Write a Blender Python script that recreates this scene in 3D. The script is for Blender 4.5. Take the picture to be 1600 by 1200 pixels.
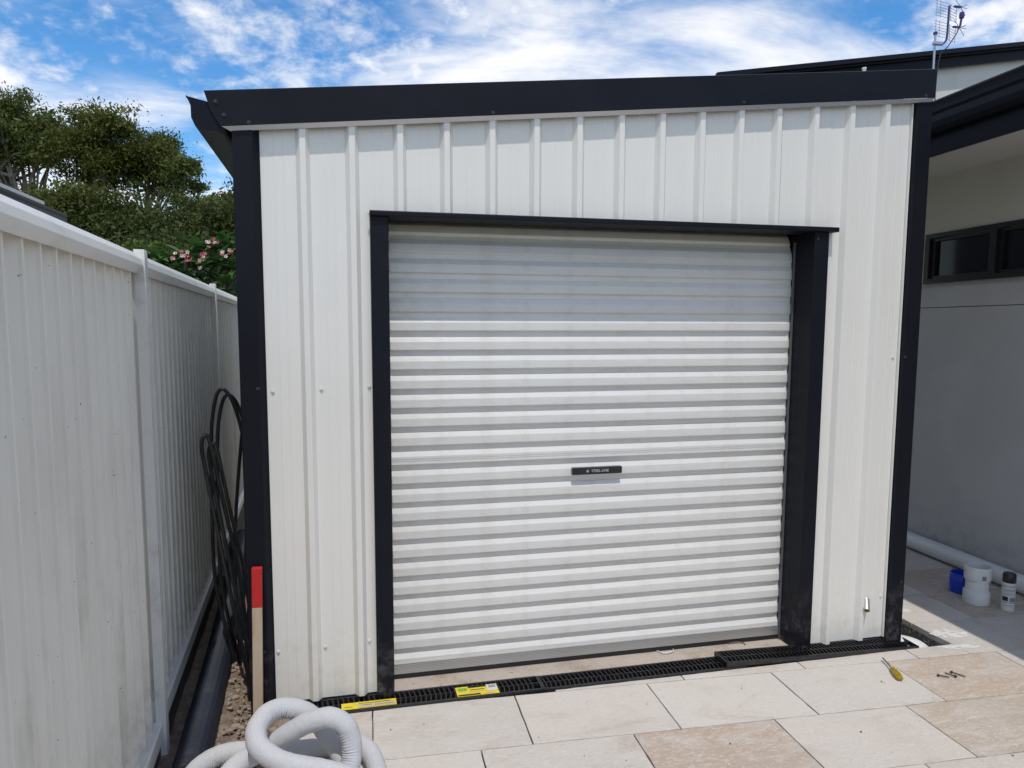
import bpy, bmesh, math, random
import numpy as np
from mathutils import Vector, Matrix, noise
random.seed(7); rng = np.random.default_rng(7)
for o in list(bpy.data.objects): bpy.data.objects.remove(o)
scene = bpy.context.scene
COL = scene.collection

# ------------------------------------------------------------------ camera
cam_d = bpy.data.cameras.new('camera'); cam = bpy.data.objects.new('camera', cam_d); COL.objects.link(cam)
YAW, PITCH, ROLL = .2198, .0966, .0014
cam.location = (.6249, -2.9344, 1.5886)
fw = Vector((math.sin(YAW)*math.cos(PITCH), math.cos(YAW)*math.cos(PITCH), -math.sin(PITCH)))
rt = Vector((math.cos(YAW), -math.sin(YAW), 0)); up = rt.cross(fw)
rt, up = rt*math.cos(ROLL)+up*math.sin(ROLL), up*math.cos(ROLL)-rt*math.sin(ROLL)
cam.rotation_euler = Matrix((rt, up, -fw)).transposed().to_euler()
cam_d.sensor_width = 36; cam_d.lens = 1092.97/1600*36
cam_d.shift_x = .01483; cam_d.shift_y = .01088
cam_d.clip_start = .05; cam_d.clip_end = 2000
scene.camera = cam

# ------------------------------------------------------------------ world
SUN = Vector((-.03, -.417, 1)).normalized()
world = bpy.data.worlds.new('World'); scene.world = world; world.use_nodes = True
nt = world.node_tree; nt.nodes.clear()
def N(nt, t, **kw):
    n = nt.nodes.new(t)
    for k, v in kw.items(): setattr(n, k, v)
    return n
def math_n(nt, op, a, b=None, clamp=False):
    n = N(nt, 'ShaderNodeMath', operation=op, use_clamp=clamp)
    for i, v in enumerate((a, b)):
        if v is None: continue
        if isinstance(v, (int, float)): n.inputs[i].default_value = v
        else: nt.links.new(v, n.inputs[i])
    return n.outputs[0]
def smooth(nt, v, a, b):
    n = N(nt, 'ShaderNodeMapRange', interpolation_type='SMOOTHSTEP')
    nt.links.new(v, n.inputs[0]); n.inputs[1].default_value = a; n.inputs[2].default_value = b
    return n.outputs[0]
L = nt.links.new
CL1, CL2 = (-3.3, 2.8, 0), (7.1, 5.5, 0)
sky = N(nt, 'ShaderNodeTexSky', sky_type='NISHITA'); sky.sun_disc = False
sky.sun_elevation = math.asin(SUN.z); sky.sun_rotation = math.atan2(SUN.x, SUN.y)
sky.air_density = 1.0; sky.dust_density = .15; sky.ozone_density = 2.2
hs = N(nt, 'ShaderNodeHueSaturation'); hs.inputs['Saturation'].default_value = 1.34; hs.inputs['Value'].default_value = 1.0
L(sky.outputs[0], hs.inputs['Color'])
tc = N(nt, 'ShaderNodeTexCoord'); sp = N(nt, 'ShaderNodeSeparateXYZ'); L(tc.outputs['Generated'], sp.inputs[0])
zz = math_n(nt, 'MAXIMUM', math_n(nt, 'ADD', sp.outputs[2], .34), .08)
cb = N(nt, 'ShaderNodeCombineXYZ'); L(math_n(nt, 'DIVIDE', sp.outputs[0], zz), cb.inputs[0]); L(math_n(nt, 'DIVIDE', sp.outputs[1], zz), cb.inputs[1])
def noise_n(nt, vec, scale, detail, rough, loc=(0, 0, 0), scl=(1, 1, 1), rot=0, dist=0):
    mp = N(nt, 'ShaderNodeMapping'); mp.inputs['Location'].default_value = loc; mp.inputs['Scale'].default_value = scl
    mp.inputs['Rotation'].default_value = (0, 0, rot)
    nt.links.new(vec, mp.inputs[0])
    n = N(nt, 'ShaderNodeTexNoise'); nt.links.new(mp.outputs[0], n.inputs['Vector'])
    n.inputs['Scale'].default_value = scale; n.inputs['Detail'].default_value = detail; n.inputs['Roughness'].default_value = rough
    n.inputs['Distortion'].default_value = dist
    return n.outputs[0]
puff = noise_n(nt, cb.outputs[0], 13, 8, .60, loc=(3.1, 1.7, 0), scl=(1, 1, 1), rot=.25, dist=.15)
cover = noise_n(nt, cb.outputs[0], 2.1, 3, .5, loc=CL1)
puffm = smooth(nt, math_n(nt, 'ADD', puff, math_n(nt, 'MULTIPLY', math_n(nt, 'SUBTRACT', cover, .5), 1.25)), .36, .80)
cir = noise_n(nt, cb.outputs[0], 1.6, 8, .58, loc=CL2, scl=(1, 2.2, 1), rot=.12, dist=.35)
cirm = smooth(nt, cir, .385, .70)
mask = math_n(nt, 'MAXIMUM', math_n(nt, 'MULTIPLY', puffm, .88), math_n(nt, 'MULTIPLY', cirm, .95))
mix = N(nt, 'ShaderNodeMix', data_type='RGBA'); L(mask, mix.inputs[0]); L(hs.outputs[0], mix.inputs[6]); mix.inputs[7].default_value = (6.3, 6.22, 6.2, 1)
bg = N(nt, 'ShaderNodeBackground'); bg.inputs[1].default_value = .15; L(mix.outputs[2], bg.inputs[0])
wo = N(nt, 'ShaderNodeOutputWorld'); L(bg.outputs[0], wo.inputs[0])

# ------------------------------------------------------------------ sun, exposure
sl = bpy.data.lights.new('sun', 'SUN'); so = bpy.data.objects.new('sun', sl); COL.objects.link(so)
sl.energy = 2.15; sl.angle = math.radians(.53); sl.color = (1, .94, .86)
so.rotation_euler = SUN.to_track_quat('Z', 'Y').to_euler(); so.location = (1, -4, 9)
vs = scene.view_settings
vs.view_transform = 'Standard'; vs.look = 'None'; vs.exposure = .22; vs.gamma = 1; vs.use_curve_mapping = False

# ------------------------------------------------------------------ materials
def mat(name, col, rough=.5, metal=0, spec=.5, var=None, bump=None, extra=None):
    """var: list of (scale, colour2, lo, hi, stretch) noise layers; bump: (scale, strength, dist)"""
    m = bpy.data.materials.new(name); m.use_nodes = True; t = m.node_tree
    b = t.nodes['Principled BSDF']
    b.inputs['Roughness'].default_value = rough; b.inputs['Metallic'].default_value = metal
    b.inputs['Specular IOR Level'].default_value = spec
    g = N(t, 'ShaderNodeTexCoord').outputs['Object']
    rgb = N(t, 'ShaderNodeRGB'); rgb.outputs[0].default_value = (*col, 1); cur = rgb.outputs[0]
    for (sc, c2, lo, hi, st) in (var or []):
        f = smooth(t, noise_n(t, g, sc, 5, .6, scl=st), lo, hi)
        mx = N(t, 'ShaderNodeMix', data_type='RGBA'); t.links.new(f, mx.inputs[0]); t.links.new(cur, mx.inputs[6]); mx.inputs[7].default_value = (*c2, 1)
        cur = mx.outputs[2]
    if extra: cur = extra(t, g, cur, b)
    t.links.new(cur, b.inputs['Base Color'])
    if bump:
        bn = N(t, 'ShaderNodeBump'); bn.inputs['Strength'].default_value = bump[1]; bn.inputs['Distance'].default_value = bump[2]
        t.links.new(noise_n(t, g, bump[0], 6, .6, scl=bump[3] if len(bump) > 3 else (1, 1, 1)), bn.inputs['Height']); t.links.new(bn.outputs[0], b.inputs['Normal'])
    return m
def dust(z0, z1, col, amt, scale=9):
    def f(t, g, cur, b):           # dust splashed up from the ground, blotchy
        s = N(t, 'ShaderNodeSeparateXYZ'); t.links.new(g, s.inputs[0])
        h = smooth(t, s.outputs[2], z1, z0)
        n = smooth(t, noise_n(t, g, scale, 6, .7), .45, .7)
        k = math_n(t, 'MULTIPLY', math_n(t, 'MULTIPLY', h, n), amt)
        mx = N(t, 'ShaderNodeMix', data_type='RGBA'); t.links.new(k, mx.inputs[0]); t.links.new(cur, mx.inputs[6]); mx.inputs[7].default_value = (*col, 1)
        return mx.outputs[2]
    return f
WHITE = (.79, .77, .72)
m_wall = mat('surf_white_steel', WHITE, .42, var=[(2, (.77, .75, .70), .4, .7, (1, 1, 1)), (60, (.66, .65, .62), .68, .78, (1, 1, 1))],
             bump=(5, .10, .01, (3, 3, .5)), extra=dust(0, .5, (.5, .46, .4), .35, 14))
m_door = mat('door_white_steel', (.70, .69, .66), .33, var=[(2, (.665, .655, .625), .4, .7, (.5, 3, 3))], bump=(2.2, .14, .02, (.9, 5, 5)), extra=dust(0, .5, (.5, .46, .4), .3, 10))
m_dark = mat('charcoal_steel', (.0075, .0085, .0135), .48, spec=.16, var=[(5, (.0095, .0105, .016), .4, .7, (1, 1, 1))], bump=(1.6, .16, .04), extra=dust(-.02, .38, (.22, .21, .2), .5, 16))
m_dark2 = mat('charcoal_gutter', (.009, .010, .016), .42, spec=.12, bump=(4, .03, .01))
m_lip = mat('pale_backing_coat', (.6, .61, .64), .25, metal=.5)
m_alu = mat('brushed_aluminium', (.55, .55, .54), .38, metal=.75, bump=(4, .1, .004, (.2, 30, 30)))
m_guide = mat('dull_guide_steel', (.16, .165, .175), .5, metal=.5)
m_rubber = mat('black_rubber', (.012, .012, .012), .6)
m_black = mat('black_plastic', (.014, .014, .016), .35, bump=(60, .1, .002), extra=dust(-.1, 3, (.16, .15, .14), .16, 40))
m_print = mat('white_print', (.6, .6, .6), .5)
m_screw = mat('painted_screw', (.72, .72, .7), .35)
m_screwd = mat('charcoal_screw', (.03, .03, .036), .35)
def fence_extra(t, g, cur, b):
    s = smooth(t, noise_n(t, g, 5, 6, .65, scl=(1, 2.2, .22)), .50, .70)
    z = N(t, 'ShaderNodeSeparateXYZ'); t.links.new(g, z.inputs[0])
    k = math_n(t, 'MULTIPLY', math_n(t, 'MULTIPLY', s, smooth(t, z.outputs[2], 1.6, .4)), .55)
    mx = N(t, 'ShaderNodeMix', data_type='RGBA'); t.links.new(k, mx.inputs[0]); t.links.new(cur, mx.inputs[6]); mx.inputs[7].default_value = (.36, .35, .26, 1)
    d_ = math_n(t, 'MULTIPLY', math_n(t, 'MULTIPLY', smooth(t, z.outputs[2], .55, .05), smooth(t, noise_n(t, g, 13, 6, .7), .40, .68)), .5)
    mx3 = N(t, 'ShaderNodeMix', data_type='RGBA'); t.links.new(d_, mx3.inputs[0]); t.links.new(mx.outputs[2], mx3.inputs[6]); mx3.inputs[7].default_value = (.3, .26, .2, 1); mx = mx3
    sp_ = smooth(t, noise_n(t, g, 70, 2, .5), .745, .765)
    mx2 = N(t, 'ShaderNodeMix', data_type='RGBA'); t.links.new(math_n(t, 'MULTIPLY', sp_, .9), mx2.inputs[0]); t.links.new(mx.outputs[2], mx2.inputs[6]); mx2.inputs[7].default_value = (.12, .1, .08, 1)
    return mx2.outputs[2]
m_fence = mat('weathered_white_fence', (.77, .735, .665), .5, var=[(4, (.70, .665, .60), .4, .7, (1, 1, .4))], bump=(6, .12, .01), extra=fence_extra)
m_frail = mat('white_fence_rail', (.74, .725, .69), .42, var=[(9, (.53, .53, .5), .5, .75, (1, .4, 1))], bump=(9, .08, .006))
m_plinth = mat('dark_stained_timber', (.055, .045, .038), .8, var=[(8, (.1, .08, .06), .4, .7, (1, .2, 3))], bump=(14, .5, .01))
m_soil = mat('brown_rubble_soil', (.20, .15, .112), .95, var=[(18, (.31, .245, .19), .42, .68, (1, 1, 1)), (60, (.11, .08, .06), .55, .75, (1, 1, 1))], bump=(45, .9, .02))
m_ground = mat('ground_earth_grass', (.16, .14, .09), .95, var=[(.6, (.07, .1, .035), .42, .6, (1, 1, 1))], bump=(20, .6, .02))
m_stone = mat('rubble_stone', (.33, .27, .215), .9, var=[(30, (.2, .155, .12), .4, .7, (1, 1, 1))], bump=(60, .5, .01))
m_slab = mat('dusty_concrete', (.45, .39, .33), .85, var=[(5, (.33, .255, .2), .45, .7, (1, 1, 1)), (26, (.2, .14, .1), .62, .74, (1, 1, 1)), (90, (.52, .47, .41), .5, .7, (1, 1, 1))], bump=(50, .35, .006))
m_agg = mat('exposed_aggregate', (.2, .19, .175), .95, var=[(70, (.5, .48, .44), .48, .62, (1, 1, 1))], bump=(80, 1, .02))
m_bed = mat('joint_sand', (.15, .12, .095), .95, bump=(60, .5, .01))
def paver_extra(t, g, cur, b):
    oi = N(t, 'ShaderNodeObjectInfo'); geo = N(t, 'ShaderNodeNewGeometry')
    ad = N(t, 'ShaderNodeVectorMath', operation='ADD'); t.links.new(geo.outputs['Position'], ad.inputs[0])
    k = N(t, 'ShaderNodeVectorMath', operation='SCALE'); k.inputs[0].default_value = (17, 31, 5); t.links.new(oi.outputs['Random'], k.inputs[3]); t.links.new(k.outputs[0], ad.inputs[1])
    v = ad.outputs[0]
    def layer(cur, f, c, mode='MIX'):
        mx = N(t, 'ShaderNodeMix', data_type='RGBA', blend_type=mode); t.links.new(f, mx.inputs[0]); t.links.new(cur, mx.inputs[6]); mx.inputs[7].default_value = (*c, 1)
        return mx.outputs[2]
    cur = oi.outputs['Color']
    cur = layer(cur, math_n(t, 'MULTIPLY', smooth(t, noise_n(t, v, 4, 6, .62, scl=(1, 2.6, 1), dist=.6), .42, .70), .65), (.60, .56, .52))
    cur = layer(cur, math_n(t, 'MULTIPLY', smooth(t, noise_n(t, v, 3, 6, .65, scl=(1, 2.2, 1), loc=(4, 2, 0), dist=.8), .5, .74), .45), (.40, .325, .26))
    cur = layer(cur, math_n(t, 'MULTIPLY', smooth(t, noise_n(t, v, 34, 6, .75, scl=(1, 2.8, 1), dist=.7), .47, .64), .6), (.66, .63, .60))
    cur = layer(cur, math_n(t, 'MULTIPLY', smooth(t, noise_n(t, v, 55, 3, .6, scl=(1, 2.2, 1), loc=(1, 7, 0), dist=.4), .66, .74), .65), (.24, .18, .14))
    cur = layer(cur, math_n(t, 'MULTIPLY', smooth(t, noise_n(t, v, 190, 4, .7, scl=(1, 1.5, 1)), .52, .68), .30), (.36, .30, .25))
    cur = layer(cur, math_n(t, 'MULTIPLY', smooth(t, noise_n(t, geo.outputs['Position'], 2.3, 5, .6, loc=(3, 8, 0)), .52, .74), .35), (.43, .37, .31))
    bn = N(t, 'ShaderNodeBump'); bn.inputs['Strength'].default_value = .5; bn.inputs['Distance'].default_value = .006
    t.links.new(noise_n(t, v, 46, 8, .75, scl=(1, 1.8, 1)), bn.inputs['Height']); t.links.new(bn.outputs[0], b.inputs['Normal'])
    return cur
m_paver = mat('travertine', (.5, .45, .4), .78, spec=.3, extra=paver_extra)
m_smear = mat('white_grout_smear', (.74, .73, .71), .9, bump=(40, .3, .003))
m_sock = mat('white_geotextile', (.55, .555, .575), .92, spec=.15, var=[(7, (.43, .40, .36), .60, .78, (1, 1, 1)), (150, (.51, .515, .53), .45, .6, (1, 1, 1)), (5, (.50, .505, .52), .4, .7, (1, 1, 1))], bump=(22, .35, .010))
m_ag = mat('navy_black_pipe', (.016, .02, .034), .42, var=[(8, (.05, .05, .055), .55, .8, (1, 1, 1))])
m_poly = mat('black_poly_pipe', (.012, .013, .015), .28)
m_wood = mat('raw_timber', (.55, .44, .32), .75, var=[(7, (.42, .3, .19), .45, .7, (6, 6, .6))], bump=(30, .25, .004, (5, 5, .4)), extra=dust(-.05, .3, (.45, .19, .06), .9, 12))
m_red = mat('red_paint', (.52, .018, .018), .55, var=[(30, (.42, .015, .015), .5, .7, (1, 1, 1))])
m_pvc = mat('white_pvc', (.70, .71, .70), .3, var=[(5, (.58, .55, .49), .55, .75, (1, 1, 1))])
m_blue = mat('blue_plastic', (.012, .055, .55), .3)
m_canw = mat('can_label_white', (.62, .62, .6), .3)
m_canb = mat('can_label_blue', (.02, .04, .26), .3)
m_cank = mat('can_label_black', (.02, .02, .02), .3)
m_cang = mat('can_label_grey', (.22, .22, .23), .3)
m_ylw = mat('yellow_label', (.75, .60, .02), .45, var=[(30, (.62, .5, .05), .5, .7, (1, 1, 1))])
m_tan = mat('tan_label', (.55, .45, .28), .5)
m_lgrn = mat('green_label_mark', (.18, .4, .08), .5)
m_tool = mat('amber_handle', (.55, .38, .01), .15); m_tool.node_tree.nodes['Principled BSDF'].inputs['Transmission Weight'].default_value = .45
m_steel = mat('tool_steel', (.3, .27, .25), .35, metal=.8)
m_brass = mat('yellow_lining', (.5, .36, .05), .4)
m_hwall = mat('grey_render', (.45, .445, .44), .85, var=[(2.5, (.49, .485, .48), .4, .7, (1, 1, 1)), (1.2, (.40, .40, .40), .5, .75, (1, 1, .5)), (30, (.15, .15, .15), .72, .8, (1, 1, 1))], bump=(90, .4, .005), extra=dust(0, .45, (.2, .18, .16), .5, 12))
m_cream = mat('cream_render', (.64, .63, .57), .85, var=[(2, (.60, .59, .535), .4, .7, (1, 1, 1))], bump=(70, .2, .004))
m_soffit = mat('soffit_sheet', (.66, .65, .61), .8)
m_roof = mat('dark_roof_steel', (.03, .033, .042), .4)
m_nroof = mat('pale_roof_steel', (.72, .68, .63), .5)
m_win = mat('window_frame_black', (.010, .011, .013), .35)
m_glass = mat('window_glass_dark', (.008, .010, .014), .08, spec=.22)
m_blind = mat('dark_blind', (.035, .04, .045), .7)
m_bark = mat('pale_gum_bark', (.24, .21, .18), .9, var=[(3, (.16, .13, .11), .45, .65, (1, 1, .3))], bump=(12, .4, .02))
m_bark2 = mat('grey_brown_bark', (.14, .11, .09), .9, bump=(12, .4, .02))
def leafmat(name, c1, c2, tr=.25, rough=.5):
    m = bpy.data.materials.new(name); m.use_nodes = True; t = m.node_tree; b = t.nodes['Principled BSDF']
    geo = N(t, 'ShaderNodeNewGeometry')
    mx = N(t, 'ShaderNodeMix', data_type='RGBA'); t.links.new(geo.outputs['Random Per Island'], mx.inputs[0]); mx.inputs[6].default_value = (*c1, 1); mx.inputs[7].default_value = (*c2, 1)
    t.links.new(mx.outputs[2], b.inputs['Base Color']); b.inputs['Roughness'].default_value = rough; b.inputs['Specular IOR Level'].default_value = .12
    tl = N(t, 'ShaderNodeBsdfTranslucent'); t.links.new(mx.outputs[2], tl.inputs[0])
    ms = N(t, 'ShaderNodeMixShader'); ms.inputs[0].default_value = tr
    t.links.new(b.outputs[0], ms.inputs[1]); t.links.new(tl.outputs[0], ms.inputs[2])
    t.links.new(ms.outputs[0], t.nodes['Material Output'].inputs[0])
    return m
m_gum = leafmat('gum_leaves', (.055, .083, .02), (.14, .165, .046))
m_gum2 = leafmat('olive_leaves', (.052, .075, .017), (.14, .15, .036))
m_bush = leafmat('dark_bush_leaves', (.036, .056, .016), (.095, .115, .034))
m_green = leafmat('fresh_green_leaves', (.05, .10, .015), (.13, .2, .04))
m_frang = leafmat('frangipani_leaf', (.07, .155, .04), (.07, .155, .04), .22, .35)
m_pink = mat('pink_petals', (.42, .05, .09), .6, var=[(45, (.55, .22, .24), .5, .66, (1, 1, 1))])
m_cream_p = mat('cream_petals', (.74, .62, .52), .6, var=[(45, (.55, .2, .22), .54, .64, (1, 1, 1))])

# ------------------------------------------------------------------ mesh helpers
class MB:
    def __init__(s): s.v = []; s.f = []; s.mi = []
    def add(s, vs, fs, mi=0):
        b = len(s.v); s.v += [tuple(v) for v in vs]; s.f += [tuple(b+i for i in f) for f in fs]; s.mi += [mi]*len(fs); return s
    def box(s, x0, x1, y0, y1, z0, z1, mi=0, bev=0):
        if bev:
            bm = bmesh.new(); bmesh.ops.create_cube(bm, size=1)
            for v in bm.verts: v.co = ((x0+x1)/2+v.co.x*(x1-x0), (y0+y1)/2+v.co.y*(y1-y0), (z0+z1)/2+v.co.z*(z1-z0))
            bmesh.ops.bevel(bm, geom=bm.edges[:], offset=bev, segments=2, affect='EDGES', profile=.5)
            bm.verts.index_update(); s.add([v.co[:] for v in bm.verts], [[v.index for v in f.verts] for f in bm.faces], mi); bm.free(); return s
        v = [(x, y, z) for x in (x0, x1) for y in (y0, y1) for z in (z0, z1)]
        return s.add(v, [(0,1,3,2),(4,6,7,5),(0,4,5,1),(2,3,7,6),(0,2,6,4),(1,5,7,3)], mi)
    def extrude(s, prof, A, B, closed=True, mi=0, caps=True):
        """prof: list of 3D offsets; swept from A to B"""
        A = Vector(A); B = Vector(B); n = len(prof)
        v = [A+Vector(p) for p in prof]+[B+Vector(p) for p in prof]
        f = [(i, (i+1) % n, n+(i+1) % n, n+i) for i in range(n if closed else n-1)]
        if closed and caps: f += [tuple(range(n))[::-1], tuple(range(n, 2*n))]
        return s.add(v, f, mi)
    def tube(s, pts, r, seg=10, mi=0, cap=True):
        pts = [Vector(p) for p in pts]; n = len(pts); rr = r if hasattr(r, '__len__') else [r]*n
        prev = None; rings = []
        for i, p in enumerate(pts):
            d = (pts[min(i+1, n-1)]-pts[max(i-1, 0)]).normalized()
            if prev is None:
                a = Vector((0, 0, 1)) if abs(d.z) < .9 else Vector((1, 0, 0)); u = d.cross(a).normalized()
            else: u = (prev-d*prev.dot(d)).normalized()
            prev = u; w = d.cross(u)
            rings.append([p+(u*math.cos(t)+w*math.sin(t))*rr[i] for t in [2*math.pi*k/seg for k in range(seg)]])
        v = [q for ring in rings for q in ring]
        f = [(i*seg+k, i*seg+(k+1) % seg, (i+1)*seg+(k+1) % seg, (i+1)*seg+k) for i in range(n-1) for k in range(seg)]
        if cap: f += [tuple(range(seg))[::-1], tuple(range((n-1)*seg, n*seg))]
        return s.add(v, f, mi)
    def lathe(s, prof, c=(0, 0, 0), seg=28, mi=0):
        n = len(prof); v = []; f = []
        for (r, z) in prof:
            for k in range(seg):
                a = 2*math.pi*k/seg; v.append((c[0]+r*math.cos(a), c[1]+r*math.sin(a), c[2]+z))
        for i in range(n-1):
            for k in range(seg): f.append((i*seg+k, i*seg+(k+1) % seg, (i+1)*seg+(k+1) % seg, (i+1)*seg+k))
        return s.add(v, f, mi)
    def mesh(s, name, mats, smooth_ang=None):
        me = bpy.data.meshes.new(name); me.from_pydata(s.v, [], s.f)
        for m in (mats if isinstance(mats, (list, tuple)) else [mats]): me.materials.append(m)
        if any(s.mi): me.polygons.foreach_set('material_index', s.mi)
        bm = bmesh.new(); bm.from_mesh(me); bmesh.ops.recalc_face_normals(bm, faces=bm.faces[:])
        if smooth_ang is not None:
            for f in bm.faces: f.smooth = True
            for e in bm.edges:
                if len(e.link_faces) == 2 and e.calc_face_angle(0) > smooth_ang: e.smooth = False
        bm.to_mesh(me); bm.free(); me.update()
        return me
    def build(s, name, mats, parent=None, smooth_ang=None, **kw):
        return link(name, s.mesh(name, mats, smooth_ang), parent, **kw)
def link(name, me, parent=None, loc=None, rot=None, label=None, cat=None, group=None, kind=None):
    o = bpy.data.objects.new(name, me); COL.objects.link(o)
    if parent: o.parent = parent
    if loc: o.location = loc
    if rot: o.rotation_euler = rot
    for k, v in (('label', label), ('category', cat), ('group', group), ('kind', kind)):
        if v: o[k] = v
    return o
def thing(name, label, cat, loc=(0, 0, 0), rz=0, group=None):
    return link(name, None, None, loc, (0, 0, rz), label, cat, group)
def smoothpath(pts, n=10):
    P = [Vector(p) for p in pts]; P = [P[0]*2-P[1]]+P+[P[-1]*2-P[-2]]; out = []
    for i in range(1, len(P)-2):
        a, b, c, d = P[i-1:i+3]
        for k in range(n):
            t = k/n; out.append(.5*((2*b)+(c-a)*t+(2*a-5*b+4*c-d)*t*t+(3*b-a-3*c+d)*t**3))
    out.append(P[-2]); return out
def text_mesh(body, size, depth=0):
    c = bpy.data.curves.new('t', 'FONT'); c.body = body; c.size = size; c.extrude = depth; c.resolution_u = 2
    c.align_x = 'CENTER'; c.align_y = 'CENTER'
    o = bpy.data.objects.new('t', c); COL.objects.link(o); bpy.context.view_layer.update()
    me = bpy.data.meshes.new_from_object(o)
    v = [tuple(q.co) for q in me.vertices]; f = [tuple(p.vertices) for p in me.polygons]
    bpy.data.objects.remove(o); bpy.data.meshes.remove(me); return v, f
SM = math.radians(40)

# ================================================================== SETTING
mb = MB(); mb.add([(-150, -60, -.12), (150, -60, -.12), (150, 260, -.12), (-150, 260, -.12)], [(0, 1, 2, 3)])
mb.build('ground', m_ground, kind='structure')

# paving : rows run along U, slightly turned against the shed
PU = Vector((1, -.0445, 0)).normalized(); PV = Vector((.0445, 1, 0)).normalized(); PROT = math.atan2(PU.y, PU.x)
paving = link('paving', None, kind='structure')
LP_, WP, GAP = .605, .3625, .005
V0 = -.067
def clip_poly(poly, nx, ny, c):       # keep nx*x+ny*y<=c
    out = []
    for i in range(len(poly)):
        a, b = poly[i], poly[(i+1) % len(poly)]; da = nx*a[0]+ny*a[1]-c; db = nx*b[0]+ny*b[1]-c
        if da <= 0: out.append(a)
        if (da < 0) != (db < 0) and abs(da-db) > 1e-9:
            t = da/(da-db); out.append((a[0]+(b[0]-a[0])*t, a[1]+(b[1]-a[1])*t))
    return out
def slab_mesh(poly, th=.03, bev=.0018, jag=.0012):
    me = bpy.data.meshes.new('paver'); bm = bmesh.new()
    pts = []
    for i in range(len(poly)):
        a = Vector(poly[i]); b = Vector(poly[(i+1) % len(poly)]); n = max(1, int((b-a).length/.05))
        for k in range(n):
            q = a.lerp(b, k/n); 
            if k: q += Vector((random.uniform(-jag, jag), random.uniform(-jag, jag)))
            pts.append(q)
    f = bm.faces.new([bm.verts.new((q.x, q.y, -.0)) for q in pts])
    if f.normal.z < 0: f.normal_flip()
    bm.normal_update()
    r = bmesh.ops.extrude_face_region(bm, geom=[f]); 
    for v in [g for g in r['geom'] if isinstance(g, bmesh.types.BMVert)]: v.co.z -= th
    bmesh.ops.recalc_face_normals(bm, faces=bm.faces[:])
    top = [e for e in bm.edges if all(abs(v.co.z) < 1e-6 for v in e.verts)]
    try: bmesh.ops.bevel(bm, geom=top, offset=bev, segments=1, affect='EDGES')
    except Exception: pass
    bm.to_mesh(me); bm.free(); me.materials.append(m_paver); return me
PALE = [(.59, .55, .50), (.565, .52, .468), (.60, .565, .52), (.535, .485, .43)]
BROWN = [(.45, .36, .285), (.475, .395, .315), (.43, .35, .285)]
brown_at = {(0, 4): 0, (1, 2): 0, (1, 4): 1, (0, 6): 2, (2, 1): 0, (2, 4): 2, (3, 2): 1, (4, 5): 0, (-2, 5): 2, (-1, 6): 0, (-2, 6): 1, (-3, 5): 0}
GR_Y0, GR_Y1 = -.118, .006          # grate channel (shed frame)
offs = {0: 1.3366, 1: 1.1345, 2: 1.512, -1: 1.52, -2: 1.575, -3: 1.58}
def inv(x, y): return (x*PU.x+y*PU.y, x*PV.x+y*PV.y)
for row in range(-6, 9):              # row 0 is the first full row in front of the grate; negative rows run up the side passage
    vb = V0-(row+1)*WP; vt = vb+WP
    o0 = offs.get(row, 1.3366-.2*(row % 3)+(.1 if row > 3 else 0))
    for k in range(-4, 8):
        u0 = o0+(k-1)*LP_; u1 = u0+LP_
        cell = [(u0+GAP/2, vb+GAP/2), (u1-GAP/2, vb+GAP/2), (u1-GAP/2, vt-GAP/2), (u0+GAP/2, vt-GAP/2)]
        poly = [tuple((PU*a+PV*b)[:2]) for a, b in cell]
        poly = clip_poly(poly, -1, 0, -.44 if row < 1 else -.03)                 # left edge of the paving
        poly = clip_poly(poly, 1, -.0445, 4.60)             # house wall
        if not poly: continue
        parts = [poly]
        if row < 0:
            front = clip_poly(poly, 0, 1, GR_Y0-.003)
            rest = clip_poly(clip_poly(poly, -1, 0, -3.612), 0, -1, -(GR_Y0-.003))
            whole = clip_poly(poly, -1, 0, -3.612)
            if whole and len(whole) > 2 and front and min(q[0] for q in poly) >= 3.60: parts = [whole]
            else: parts = [front, rest] if front and rest else [front or rest]
            if front and rest and max(q[0] for q in front) > 3.612:   # L-shaped piece round the pit: cut along the pit edge
                parts = [clip_poly(front, 1, 0, 3.61), whole]
        for pl_ in parts:
            if not pl_ or len(pl_) < 3: continue
            xs = [q[0] for q in pl_]; ys = [q[1] for q in pl_]
            ar = abs(sum(pl_[i][0]*pl_[(i+1) % len(pl_)][1]-pl_[(i+1) % len(pl_)][0]*pl_[i][1] for i in range(len(pl_))))/2
            if ar < .0015: continue
            o = link('paver', slab_mesh(pl_), paving)
            c = BROWN[brown_at[(row, k)]] if (row, k) in brown_at else random.choice(PALE)
            w_ = random.uniform(.93, 1.05); o.color = (*[q*w_ for q in c], 1)
            o.location.z = random.uniform(-.0007, .0007)
# bedding below the joints, leaving the pit open
mb = MB(); zb = -.024
for x0, x1, y0, y1 in ((.0, .42, -3.6, -.445), (.42, 3.39, -3.6, GR_Y0-.01), (3.39, 4.7, -3.6, GR_Y0-.01), (3.63, 4.8, GR_Y0-.01, 2.3), (3.39, 3.63, .35, 2.3)):
    mb.box(x0, x1, y0, y1, -.11, zb)
mb.build('joint_bedding', m_bed, paving)
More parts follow.
